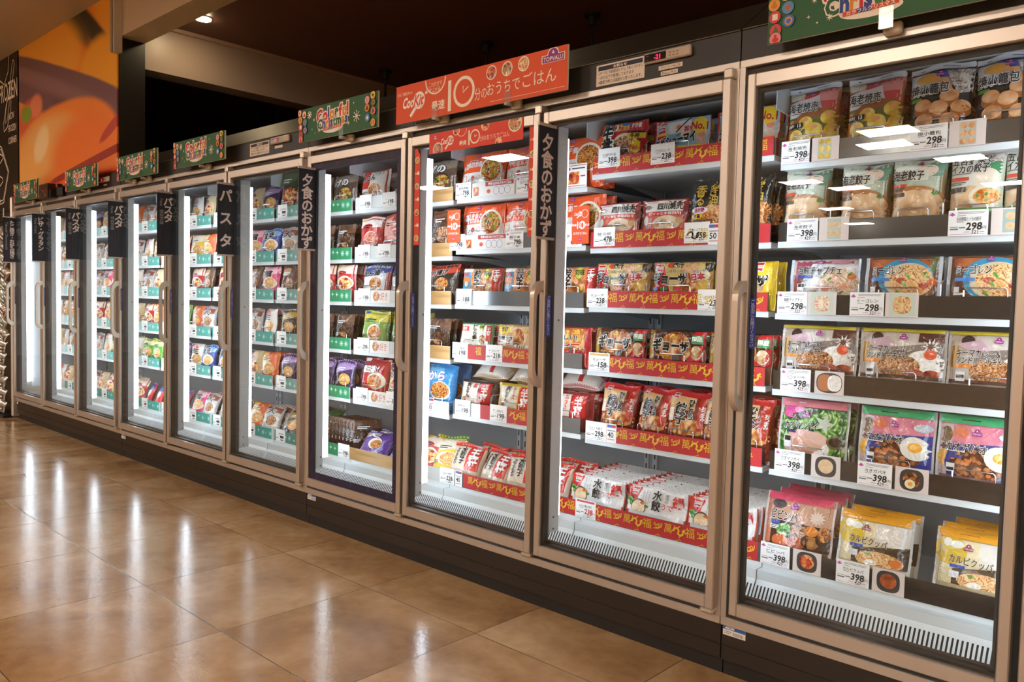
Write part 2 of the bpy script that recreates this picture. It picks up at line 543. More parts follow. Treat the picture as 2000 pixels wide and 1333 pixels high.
def poster_material():
    """enlarged, out of focus photograph of food: soft blobs of colour in the board's own plane"""
    m = M('poster_print', 'f0922c', rough=.45)
    nt = m.node_tree; N = nt.nodes.new; Lk = nt.links.new
    b = nt.nodes['Principled BSDF']
    tc = N('ShaderNodeTexCoord')
    sep = N('ShaderNodeSeparateXYZ'); Lk(tc.outputs['Object'], sep.inputs[0])
    nz = N('ShaderNodeTexNoise'); nz.inputs['Scale'].default_value = 3.0; nz.inputs['Detail'].default_value = 2
    Lk(tc.outputs['Object'], nz.inputs['Vector'])
    cur = None
    def rgb(h):
        n = N('ShaderNodeRGB'); n.outputs[0].default_value = lin(h); return n.outputs[0]
    cur = rgb('e59a4a')
    def blob(cx, cz, rx, rz, col, rot=0.0, soft=.35, sup=2.0, jag=.12):
        nonlocal cur
        mp = N('ShaderNodeMapping'); mp.vector_type = 'TEXTURE'
        mp.inputs['Location'].default_value = (cx, 0, cz)
        mp.inputs['Rotation'].default_value = (0, -rot, 0)
        mp.inputs['Scale'].default_value = (rx, 1, rz)
        Lk(tc.outputs['Object'], mp.inputs['Vector'])
        s2 = N('ShaderNodeSeparateXYZ'); Lk(mp.outputs[0], s2.inputs[0])
        tot = None
        for o in (0, 2):
            ab = N('ShaderNodeMath'); ab.operation = 'ABSOLUTE'; Lk(s2.outputs[o], ab.inputs[0])
            pw = N('ShaderNodeMath'); pw.operation = 'POWER'; pw.inputs[1].default_value = sup; Lk(ab.outputs[0], pw.inputs[0])
            if tot is None: tot = pw.outputs[0]
            else:
                a = N('ShaderNodeMath'); Lk(tot, a.inputs[0]); Lk(pw.outputs[0], a.inputs[1]); tot = a.outputs[0]
        ma = N('ShaderNodeMath'); ma.operation = 'MULTIPLY_ADD'; ma.inputs[1].default_value = jag
        Lk(nz.outputs['Fac'], ma.inputs[0]); Lk(tot, ma.inputs[2])
        mr = N('ShaderNodeMapRange'); mr.interpolation_type = 'SMOOTHSTEP'
        mr.inputs[1].default_value = 1 - soft; mr.inputs[2].default_value = 1 + soft; mr.inputs[3].default_value = 1; mr.inputs[4].default_value = 0
        Lk(ma.outputs[0], mr.inputs[0])
        mx = N('ShaderNodeMix'); mx.data_type = 'RGBA'
        Lk(mr.outputs[0], mx.inputs[0]); Lk(cur, mx.inputs[6]); Lk(rgb(col), mx.inputs[7]); cur = mx.outputs[2]
    # coordinates are metres from the board's lower left corner (2.18 x 1.8)
    blob(.3, 1.5, .8, .5, 'eea637', soft=.5)
    blob(.1, 1.72, .35, .22, 'c98f63', soft=.6)
    blob(1.75, 1.25, .6, .35, 'eaa02a', soft=.3)
    blob(1.25, 1.02, .55, .4, 'e2681c', soft=.6)
    blob(1.9, 1.0, .85, .085, '2c2814', rot=-.62, soft=.5)
    blob(1.25, 1.3, .55, .10, '4a4218', rot=-.55, soft=.5)
    blob(.8, 1.12, .75, .30, 'efaa35', rot=-.2, soft=.45)
    blob(2.0, .78, .55, .27, 'efa824', rot=-.1, soft=.3)
    blob(.95, .78, 1.7, .215, '74515a', rot=-.275, soft=.16, sup=3.0)
    blob(.6, .92, 1.2, .07, '8c6a6e', rot=-.275, soft=.8)
    blob(1.6, .52, .7, .05, '553a45', rot=-.27, soft=.8)
    blob(.3, .62, .33, .2, 'd9613c', soft=.4)
    blob(.45, .74, .16, .10, 'e58a68', soft=.5)
    blob(.2, .70, .14, .075, '86a534', soft=.4)
    blob(1.05, .12, 1.25, .56, 'ee8a2e', soft=.10, sup=2.4, jag=.04)
    blob(.75, .38, .75, .24, 'efb669', soft=.5)
    blob(1.5, .2, .7, .35, 'ec7a22', soft=.6)
    blob(.3, .18, .35, .26, 'f1b25e', soft=.6)
    blob(.58, .40, .2, .13, 'f6d9a4', rot=.5, soft=.5)
    blob(2.1, .36, .26, .045, 'b8402c', rot=.35, soft=.3)
    blob(1.62, .02, 1.0, .06, 'ec5a18', soft=.7)
    blob(1.85, .16, 1.05, .032, '9c2413', rot=.10, soft=.3, sup=4)
    blob(1.1, .0, .35, .05, 'e8641c', soft=.8)
    blob(1.98, -.02, .42, .055, '4a1c0e', soft=.35, sup=4)
    Lk(cur, b.inputs['Base Color'])
    return m
alu = M('aluminium', 'c6bcb2', rough=.36, metal=.75)
aluH = M('aluminium_handle', 'd2c6b6', rough=.32, metal=.6)
blk = M('black_rubber', '0b0b0c', rough=.55)
kickm = M('kick_plate_steel', '2b221b', rough=.42, metal=.3)
hoodm = M('hood_black', '1d1a16', rough=.45)
inwhite = M('inner_white', 'd3dadd', rough=.35)
ingrey = M('inner_grey', 'a9b4bb', rough=.45)
lipw = M('shelf_white', 'cfd6da', rough=.35)
dkslot = M('slot_dark', '35332f', rough=.7)
wire = M('wire_chrome', 'dcdcdc', rough=.22, metal=.9)
white = paper('f2f2f0'); ink = paper('17171a')
brownc = M('ceiling_brown', '6a483a', rough=.5)
taupe = M('bulkhead_taupe', 'a8968c', rough=.38)
beigec = M('wall_beige', 'b9a891', rough=.6)
def glass_material():
    m = bpy.data.materials.new('door_glass'); m.use_nodes = True
    nt = m.node_tree; N = nt.nodes.new; Lk = nt.links.new
    nt.nodes.remove(nt.nodes['Principled BSDF'])
    out = nt.nodes['Material Output']
    tr = N('ShaderNodeBsdfTransparent'); tr.inputs[0].default_value = (.95, .97, .97, 1)
    gl = N('ShaderNodeBsdfGlossy'); gl.inputs['Roughness'].default_value = 0.0
    fr = N('ShaderNodeFresnel'); fr.inputs[0].default_value = 1.62
    ge = N('ShaderNodeNewGeometry')
    inv = N('ShaderNodeMath'); inv.operation = 'SUBTRACT'; inv.inputs[0].default_value = 1; Lk(ge.outputs['Backfacing'], inv.inputs[1])
    mu = N('ShaderNodeMath'); mu.operation = 'MULTIPLY'; Lk(fr.outputs[0], mu.inputs[0]); Lk(inv.outputs[0], mu.inputs[1])
    mx = N('ShaderNodeMixShader')
    Lk(mu.outputs[0], mx.inputs[0]); Lk(tr.outputs[0], mx.inputs[1]); Lk(gl.outputs[0], mx.inputs[2]); Lk(mx.outputs[0], out.inputs[0])
    return m
glassm = glass_material()
def clear_material():
    m = bpy.data.materials.new('clear_plastic'); m.use_nodes = True
    nt = m.node_tree; N = nt.nodes.new; Lk = nt.links.new
    nt.nodes.remove(nt.nodes['Principled BSDF'])
    out = nt.nodes['Material Output']
    tr = N('ShaderNodeBsdfTransparent'); tr.inputs[0].default_value = (.92, .93, .92, 1)
    gl = N('ShaderNodeBsdfGlossy'); gl.inputs['Roughness'].default_value = .15
    mx = N('ShaderNodeMixShader'); mx.inputs[0].default_value = .05
    Lk(tr.outputs[0], mx.inputs[1]); Lk(gl.outputs[0], mx.inputs[2]); Lk(mx.outputs[0], out.inputs[0])
    return m
clear = clear_material()

# ------------------------------------------------------------------ room
def struct(name, mb, **k):
    return tag(mb.build(name, **k), kind='structure')
b = MB(); b.box(-15, 6.5, -21, 7, -.06, 0, floor_material()); struct('floor', b)
b = MB(); b.box(-15, 6.5, -21, .06, 3.3, 3.4, M('ceiling_white', 'a99c8b', rough=.7)); struct('ceiling', b)
b = MB(); b.box(-15, 6.5, .24, 7, 3.145, 3.25, brownc); struct('ceiling_alcove', b)
b = MB(); b.box(-15, 6.5, 7, 7.1, 0, 3.4, brownc); struct('wall_alcove', b)
b = MB(); b.box(-15, 6.5, -21.1, -21, 0, 3.4, beigec); struct('wall_back', b)
b = MB(); b.box(-15.1, -15, -21, 7, 0, 3.4, beigec); struct('wall_left', b)
b = MB(); b.box(6.5, 6.6, -21, 7, 0, 3.4, beigec); struct('wall_right', b)
# header over the alcove and the wall face above the left cabinets
b = MB(); b.box(-4.84, 6.5, .06, .24, 2.978, 3.4, beigec); struct('wall_header', b)
b = MB()
b.box(-15, -7.08, .06, .24, 0, 3.29, M('panel_black', '17130f', rough=.35))
b.box(-7.08, -4.84, .06, .24, 2.003, 3.29, M('panel_black', '17130f', rough=.35))
struct('wall_front', b)
b = MB(); b.box(-5.05, -4.86, .24, 7, 2.80, 3.145, taupe); struct('trim_1', b)
b = MB(); b.box(-4.86, -4.835, .24, 7, 3.118, 3.145, M('trim_pink', 'b79d90', rough=.45)); struct('trim_2', b)
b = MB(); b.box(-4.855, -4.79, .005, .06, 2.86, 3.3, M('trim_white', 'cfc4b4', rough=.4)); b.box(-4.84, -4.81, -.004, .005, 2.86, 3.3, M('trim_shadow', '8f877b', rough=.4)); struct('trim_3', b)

# poster and black sign panel on the wall face
b = MB(); b.box(0, 2.18, -.012, 0, 0, 1.31, poster_material())
tag(b.build('poster', loc=(-7.03, .058, 2.005)), 'huge blurred food photo poster in orange and yellow above far doors', 'poster')
pan = empty('sign_panel', (-7.04, .058, 1.9))
b = MB(); b.box(-1.6, 0, -.02, 0, 0, 1.42, M('panel_black', '17130f', rough=.35)); b.build('board', pan)
def flatF(x0, y0, z0):
    return lambda x, y, k: (x0 + x, y0 - k, z0 + y)
a = Art(flatF(-1.6, -.021, 0), 1.6, 1.42)
cream = paper('f3ead8')
a.text('FROZEN', .996, .765, .115, cream, bold=.008, align='r', sx=.62)
for i, t_ in enumerate(('AEON', 'FROZEN', 'CORNER')):
    a.text(t_, .83, .60 - i * .078, .042, cream, align='l', sx=.72)
def xz(px, pz): return ((px + 8.64) / 1.6, (pz - 1.9) / 1.42)
hd = [(-7.14, 3.23), (-7.12, 3.20), (-7.20, 3.02), (-7.26, 2.97), (-7.37, 2.86), (-7.45, 2.70), (-7.43, 2.63), (-7.34, 2.66), (-7.24, 2.79), (-7.22, 2.93), (-7.28, 2.99), (-7.17, 3.24), (-7.14, 3.23)]
a.line([xz(*q) for q in hd], .007, cream)
a.line([xz(*q) for q in ((-7.30, 2.95), (-7.38, 2.82), (-7.40, 2.70), (-7.34, 2.72), (-7.28, 2.85), (-7.27, 2.95))], .006, cream)
a.line([xz(*q) for q in ((-7.28, 3.30), (-7.30, 3.16), (-7.42, 3.06), (-7.56, 3.12), (-7.70, 3.3))], .008, cream)
tri_ = [(-7.60, 2.52), (-7.52, 2.50), (-7.30, 2.25), (-7.34, 2.19), (-7.46, 1.98), (-7.56, 1.97), (-7.72, 2.15)]
a.line([xz(*q) for q in tri_], .007, cream)
a.line([xz(-7.2 + (q[0] + 7.2) * .92 - .03, 2.25 + (q[1] - 2.25) * .9) for q in tri_], .007, cream)
a.line([xz(-7.60 + .13 * math.sin(t * .9), 2.45 - t * .03) for t in range(14)], .007, cream)
a.build('lettering', pan)
tag(pan, 'black wall panel with white frozen corner lettering and kitchen line drawings', 'sign')

# ceiling light panels over the shop floor
pe = M('light_panel', 'ffffff', emit='ffeedd', estr=PANEL_E)
pf = M('light_panel_frame', 'c9c0b2', rough=.5)
bp_ = MB(); bp_.box(-.31, .31, -.24, .24, -.012, 0, pf); fme = bp_.mesh('frame')
bp_ = MB(); bp_.box(-.29, .29, -.22, .22, -.016, -.0125, pe); dme = bp_.mesh('diffuser')
for x, y in ((-7.1, -6.5), (-2.15, -7.85), (-2.45, -8.65), (2.4, -7.9), (-1.95, -10.2), (-4.6, -11.1), (-6.2, -10.4), (-6.8, -11), (-6.2, -18.3), (-4.2, -12.2),
             (-10.5, -8), (1.6, -10.5), (5, -8), (-9.8, -13), (-2, -13), (2, -13.5), (-5.5, -15), (1, -16.5), (-2, -17.4), (-10, -17),
             (-10, -4.4), (-7, -4.4), (-4, -4.4), (-1, -4.4), (2, -4.4), (5, -4.4)):  # last row is added, unseen in the glass, to light floor and frames
    e_ = empty('ceiling_light', (x, y, 3.3))
    tag(e_, 'square warm white ceiling light panel, far ones reflected in the glass, near row added', 'light', 'ceiling light panels')
    put(fme, 'frame', (0, 0, 0), parent=e_); put(dme, 'diffuser', (0, 0, 0), parent=e_)
# downlight in the alcove ceiling
dl = empty('downlight', (-4.462, .494, 3.145))
b = MB(); b.cyl((0, 0), .062, -.006, 0, M('downlight_ring', '3a2c22', rough=.4), n=24); b.build('ring', dl)
b = MB(); b.cyl((0, 0), .052, -.012, -.0065, M('downlight_glow', 'ffffff', emit='ffe2b0', estr=130), n=24); b.build('lamp', dl)
tag(dl, 'small round lit downlight in the dark alcove ceiling', 'light')
for x in (-1.9, .3, 2.5):  # unseen extra downlights, added only to brighten the dark alcove
    e_ = empty('downlight', (x, .494, 3.145)); tag(e_, 'added unseen downlight that brightens the dark alcove from its ceiling', 'light', 'added unseen alcove downlights')
    for ch in dl.children: put(ch.data, ch.name.split('.')[0], (0, 0, 0), parent=e_)
# threaded hanger rods with flanges
rods = [(-2.256, 2.18, 'rod above the notice sheet, nearest of the hanger rods'), (-3.256, 2.16, 'second hanger rod from right, behind the orange sign'), (-4.479, 2.15, 'third hanger rod from right, at left end of orange sign'),
        (-6.301, 2.14, 'hanger rod above the thermometer of the middle cabinet'), (-7.345, 2.14, 'hanger rod just right of a long thin rod\'s neighbour, above green sign'),
        (-8.44, 2.15, 'short hanger rod above two green signs, second from left')]
rods[4] = (-7.345, 2.14, 'hanger rod behind the third green sign from left')
b = MB(); b.cyl((0, 0), .012, -.95, 0, blk, n=10); sme = b.mesh('rod')
b = MB(); b.cyl((0, 0), .055, -.018, 0, blk, n=18); b.cyl((0, 0), .026, -.075, -.018, blk, n=14, r2=.03); cme = b.mesh('flange')
for i, (x, y, l_) in enumerate(rods):
    e_ = empty('hanger_rod', (x, y, 3.145)); tag(e_, 'black ' + l_, 'rod', 'hanger rods in the alcove')
    put(sme, 'rod', (0, 0, 0), parent=e_); put(cme, 'flange', (0, 0, 0), parent=e_)
for x, y, r_, l_ in ((-7.9, 1.55, .024, 'thick black hanger rod at the poster edge'), (-4.9 - 1.9, 2.3, .010, 'long thin black rod rising behind the bulkhead')):
    e_ = empty('hanger_rod', (x, y, 3.145)); tag(e_, l_, 'rod', 'hanger rods in the alcove')
    b = MB(); b.cyl((0, 0), r_, -1.0, 0, blk, n=10); b.build('rod', e_)
    if r_ > .02:
        b = MB(); b.cyl((0, 0), .075, -.03, 0, blk, n=18); b.build('flange', e_)

# ------------------------------------------------------------------ freezer cabinets
PITCH = .78
DN = {0: 'rightmost door', 1: 'second door from right', 2: 'orange-trimmed door', 3: 'purple-bordered door', 4: 'fifth door from right',
      5: 'fifth door from left', 6: 'fourth door from left', 7: 'third door from left', 8: 'second door from left', 9: 'leftmost door'}
SN = {1: 'top shelf', 2: 'second shelf', 3: 'third shelf', 4: 'fourth shelf', 5: 'fifth shelf', 6: 'bottom deck'}
def SZ(d, s):
    t = {0: (1.620, 1.365, 1.128, .875, .605), 1: (1.655, 1.365, 1.133, .880, .605), 2: (1.612, 1.378, 1.127, .880, .615)}.get(d, (1.61, 1.352, 1.125, .867, .604))
    return t[s - 1] if s < 6 else .283
RAILM = {0: M('rail_dark', '26211d', rough=.18, coat=.3), 1: M('rail_grey', '50565a', rough=.2), 2: M('rail_silver', '8a9094', rough=.16, metal=.6), 3: M('rail_pale', 'c9ccca', rough=.25)}
SHELF = {}
ZT, ZB = 1.9156, .166

def handle_mesh():
    b = MB(); o = []; n = 9
    z0, z1 = .850, 1.246
    for i in range(n + 1):
        t = i / n * PI / 2
        o.append((-.030 - .052 * math.sin(t), z1 - .062 * (1 - math.cos(t))))
    for i in range(n + 1):
        t = PI / 2 - i / n * PI / 2
        o.append((-.030 - .052 * math.sin(t), z0 + .062 * (1 - math.cos(t))))
    inn = []
    for i in range(n + 1):
        t = i / n * PI / 2
        inn.append((-.030 - .036 * math.sin(t), z0 + .034 + .045 * (1 - math.cos(t))))
    for i in range(n + 1):
        t = PI / 2 - i / n * PI / 2
        inn.append((-.030 - .036 * math.sin(t), z1 - .034 - .045 * (1 - math.cos(t))))
    b.prism(o + inn, 0, 0, .020, aluH)
    return b.mesh('handle')
HME = handle_mesh()
STK = None
def sticker_mesh():
    b = MB(); b.box(0, .021, -.0006, 0, 0, .152, paper('1b2d86'))
    a = Art(lambda x, y, k: (x, -.0007 - k, y), .021, .152)
    a.text('ご自由にお開けください', .5, .93, .075, paper('b8c4e8'), vert=True, gap=1.14)
    b2 = MB(); b2.v = b.v + a.v; n = len(b.v)
    b2.mats = b.mats + [m for m in a.mats if m not in b.mats]
    b2.f = b.f + [tuple(i + n for i in f) for f in a.f]; b2.m = b.m + [b2.mats.index(a.mats[i]) for i in a.m]
    return b2.mesh('push_sticker')
STK = sticker_mesh()
def grille_mesh(w_):
    b = MB(); N_ = int(w_ / .0126)
    y0, z0, y1, z1 = .238, .243, .200, .180
    def P(t, off=0.0): return (y0 + (y1 - y0) * t - off * .86, z0 + (z1 - z0) * t + off * .5)
    def strip(xa, xb, ta, tb, m, off=0.0):
        p, q = P(ta, off), P(tb, off)
        b.quad((xa, p[0], p[1]), (xa, q[0], q[1]), (xb, q[0], q[1]), (xb, p[0], p[1]), m)
    strip(0, w_, 0, 1, dkslot, -.006)
    strip(0, w_, -.32, .10, inwhite); strip(0, w_, .9, 1.0, inwhite)
    for i in range(N_ + 1):
        x = i * .0126
        strip(x, min(w_, x + .0070), .05, .95, inwhite, .0005)
    b.box(0, w_, .03, .2, .160, .168, dkslot)
    b.box(0, w_, .175, .2, .170, .180, inwhite); b.box(0, w_, .06, .128, .170, .180, inwhite)
    for i in range(N_ + 1):
        x = i * .0126
        b.box(x, min(w_, x + .0072), .128, .175, .172, .180, inwhite)
    b.box(0, w_, .244, .292, .246, .285, inwhite)
    return b.mesh('air_grille')
GME = grille_mesh(.776)

def make_cabinet(first, nd, label, left_end=False):
    """cabinet unit of nd doors; door numbers grow to the left; first = number of its rightmost door"""
    xr = -PITCH * (first - 1)
    xl = xr - PITCH * nd
    root = empty('freezer_cabinet', (xl, 0, 0))
    tag(root, label, 'freezer', 'upright glass door freezer cabinets')
    W = xr - xl
    b = MB(); b.box(0.001, W - .001, 0, .045, ZT - .0235, ZT, alu, .002); b.build('top_rail', root)
    b = MB(); b.box(0.001, W - .001, 0, .045, ZB, ZB + .028, alu, .002); b.build('bottom_rail', root)
    # hood: fascia, sloped top
    b = MB()
    h0 = .002
    if left_end:    # under the poster wall only the fascia stands
        h0 = 7.02 - 4.83
        b.prism([(.004, ZT + .0005), (.004, 2.0), (.044, 2.0), (.044, ZT + .0005)], 0, .002, h0, hoodm)
    b.prism([(.004, ZT + .0005), (.004, 2.006), (.0, 2.009), (.2, 2.152), (.24, 2.152), (.24, ZT + .0005)], 0, h0, W - .002, hoodm)
    b.tube([(h0 + .002, -.001, 2.0085), (W - .004, -.001, 2.0085)], .0015, M('hood_edge_highlight', '6b675f', rough=.3), n=5)  # lighter bead paints in the highlight along the hood's fold
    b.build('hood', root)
    b = MB(); b.box(0.002, W - .002, .012, .05, .052, ZB, kickm); b.box(.002, W - .002, .03, .07, .0, .052, M('toe_black', '14100d', rough=.6))
    b.box(0.002, W - .002, .008, .013, .095, .099, M('kick_seam', '1c1611', rough=.5)); b.build('kick_plate', root)
    # dark recess between rail and doors
    b = MB(); b.box(.002, W - .002, .018, .05, 1.848, ZT - .02, M('recess_brown', '3a2f25', rough=.6)); b.build('recess_panel', root); b = MB(); b.box(.002, W - .002, .03, .05, ZB + .02, .262, M('recess_brown', '3a2f25', rough=.6)); b.build('sill_panel', root)
    # carcass
    b = MB(); b.box(.002, W - .002, .80, .83, .1, 1.92, ingrey)
    for i in range(nd + 1):     # slotted shelf standards
        for dx in (-.022, .022):
            x = min(max(i * PITCH + dx, .012), W - .012)
            b.box(x - .011, x + .011, .785, .80, .29, 1.86, inwhite)
            for q in range(28):
                b.box(x - .003, x + .003, .7835, .786, .31 + q * .055, .34 + q * .055, dkslot)
    b.build('back_panel', root)
    b = MB(); b.box(.002, W - .002, .05, .83, 1.900, 1.915, ingrey); b.build('cabinet_top', root)
    b = MB(); b.box(.002, W - .002, .05, .83, .10, .155, ingrey); b.build('cabinet_base', root)
    if left_end:
        b = MB(); b.box(-.034, -.002, -.03, .83, .02, 2.0, alu, .012); b.build('side_panel', root)
        b = MB(); b.box(.002, .006, .13, .78, .29, 1.898, inwhite); b.build('inner_wall', root)
    for i in range(nd + 1):
        n = first + (nd - 1) - i          # this post is at the left of door n (post number n); right end post = first - 1
        x = i * PITCH
        wl = .034
        xa, xb = (x - wl if i > 0 else x + .002), (x + wl if i < nd else x - .002)
        p = MB()
        if i in (0, nd):
            sxa, sxb = (.0008, .0185) if i == 0 else (x - .0185, x - .0008)
            p.box(sxa, sxb, .001, .045, ZB + .026, ZT - .022, alu)
        p.box(xa, xb, .010, .04, .20, 1.86, M('post_grey', '3c4146', rough=.4))
        p.build('mullion', root)
        c = MB(); dp = .105 if n in (0, 1, 4, -1) else .084
        c.box(xa + (.002 if i else 0), xb - (.002 if i < nd else 0), .041, dp, .285, 1.825, inwhite, .004 if 0 < i < nd else .002)
        for z in (.30, .345, 1.10):
            for sgn in (0, 1):
                xx = xb - .002 if sgn else xa + .002
                c.tube([(xx - .002, .07, z), (xx + .003, .07, z)], .004, M('screw', '7d8488', rough=.3, metal=.8), n=8)
        c.build('post_cover', root)
        st = LAMPS.get(n, 12)
        half = .015 if n in (0, 1, 4) else .031
        la, lb = (x - half if i > 0 else x + .002), (x + half if i < nd else x - .002)
        l = MB(); l.box(la, lb, dp + .001, dp + (.031 if n not in (0, 1, 4) else .023), .34, 1.79, M('lamp_%d' % st, 'ffffff', emit='e6f2ff', estr=st * LAMP_E))
        l.build('lamp', root)
    for i in range(nd):
        b = MB(); b.prism([(.25, 1.898), (.25, 1.818), (.60, 1.795), (.76, 1.795), (.76, 1.898)], 0, i * PITCH + .003, i * PITCH + .006, M('duct_white', 'c3ccd1', rough=.4)); b.build('end_plate', root)
    for i in range(nd):
        d = first + nd - 1 - i
        x = i * PITCH
        g = put(GME, 'air_grille', (x + .002, 0, 0), parent=root)
        # deck
        b = MB(); b.box(x + .0015, x + .7785, .29, .783, .285, .303, lipw); b.box(x + .0015, x + .7785, .283, .29, .283, .300, lipw)
        dk_ = b.build('deck', root); SHELF[(d, 6)] = (dk_, xl)
        b = MB(); b.box(x + .0015, x + .7785, .281, .285, .3005, .366, RAILM.get(d, RAILM[3])); b.build('price_rail', dk_)
        for s in range(1, 6):
            z = SZ(d, s)
            b = MB(); b.box(x + .012, x + .768, .29, .76, z + .002, z + .02, lipw); b.box(x + .012, x + .768, .283, .2898, z, z + .02, lipw)
            for xx in (x + .02, x + .752):   # brackets
                b.prism([(.52, z + .002), (.78, z + .002), (.78, z - .032)], 0, xx, xx + .006, lipw)
            sh = b.build('shelf', root); SHELF[(d, s)] = (sh, xl)
            b = MB(); b.box(x + .014, x + .766, .281, .285, z + .0205, z + .083, RAILM.get(d, RAILM[3])); b.build('price_rail', sh)
        # door
        dx0 = x + (.042 if i == 0 else .019 if i == 1 else -.001 + .020)
        dx0 = (.042, .810, 1.579)[i]
        dx1 = dx0 + .749
        b = MB()
        b.box(dx0, dx0 + .026, -.03, .008, .216, 1.861, alu, .003); b.box(dx1 - .028, dx1, -.03, .008, .216, 1.861, alu, .003)
        b.box(dx0 + .026, dx1 - .028, -.03, .006, 1.821, 1.861, alu, .003); b.box(dx0 + .026, dx1 - .028, -.03, .006, .216, .257, alu, .003)
        dr = b.build('door', root)
        gb = MB(); A, B, z0, z1 = dx0 + .026, dx1 - .028, .257, 1.821
        for (p0, p1, q0, q1) in ((A, A + .010, z0, z1), (B - .006, B, z0, z1), (A + .010, B - .006, z0, z0 + .008), (A + .010, B - .006, z1 - .012, z1)):
            gb.box(p0, p1, -.012, .009, q0, q1, blk)
        gb.build('gasket', dr)
        gl = MB(); gl.box(A, B, -.018, -.0125, z0, z1, glassm); gl.build('glass_pane', dr)
        put(HME, 'handle', (dx0 + .001, 0, 0), parent=dr)
        h = MB(); h.box(dx1 - .03, dx1 + .002, -.024, .02, 1.862, 1.893, aluH, .004); h.build('hinge', dr)
        h = MB(); h.box(dx1 - .05, dx1 - .002, -.024, .02, .196, .215, aluH, .006); h.build('hinge', dr)
        if d not in (3,):
            put(STK, 'push_sticker', (A + .002, -.0185, 1.041), parent=dr)
        if d == 3:
            nv = paper('1a1433'); f = .036
            bd = MB()
            for (p0, p1, q0, q1) in ((A, A + f, z0, z1), (B - f, B, z0, z1), (A + f, B - f, z0, z0 + f), (A + f, B - f, z1 - f, z1)):
                bd.box(p0, p1, -.0192, -.0184, q0, q1, nv)
            ar = Art(lambda X, Y, k: (A + X, -.0193 - k, z0 + Y), B - A, z1 - z0)
            pl = paper('4b2f63')
            rnd = random.Random(3)
            def curl(cx, cy, r):
                ar.line([(cx + math.cos(t * .55) * r * (1 - t / 16) * (z1 - z0) / (B - A), cy + math.sin(t * .55) * r * (1 - t / 16)) for t in range(14)], .0022, pl)
            for q in range(5):
                for yy in (.011, .989): curl(.1 + q * .2, yy, .009)
            for q in range(11):
                for xx in (.026, .974): curl(xx, .07 + q * .088, .009)
            n0 = len(bd.v); base = len(bd.mats)
            bd.v += ar.v; bd.f += [tuple(j + n0 for j in fc) for fc in ar.f]; bd.m += [bd.mi(ar.mats[j]) for j in ar.m]
            bd.build('border_decal', dr)
    return root
def cab0():
    # rightmost unit: door 0 and the beginning of the next one
    root = make_cabinet(-1, 2, 'rightmost freezer cabinet under the large green sign, holding ready meals')
cab0()
make_cabinet(1, 3, 'freezer cabinet with the orange-trimmed door, under the orange sign')
make_cabinet(4, 3, 'middle freezer cabinet between the purple-bordered door and the far doors')
make_cabinet(7, 3, 'far left freezer cabinet with a glaring white leftmost door', left_end=True)

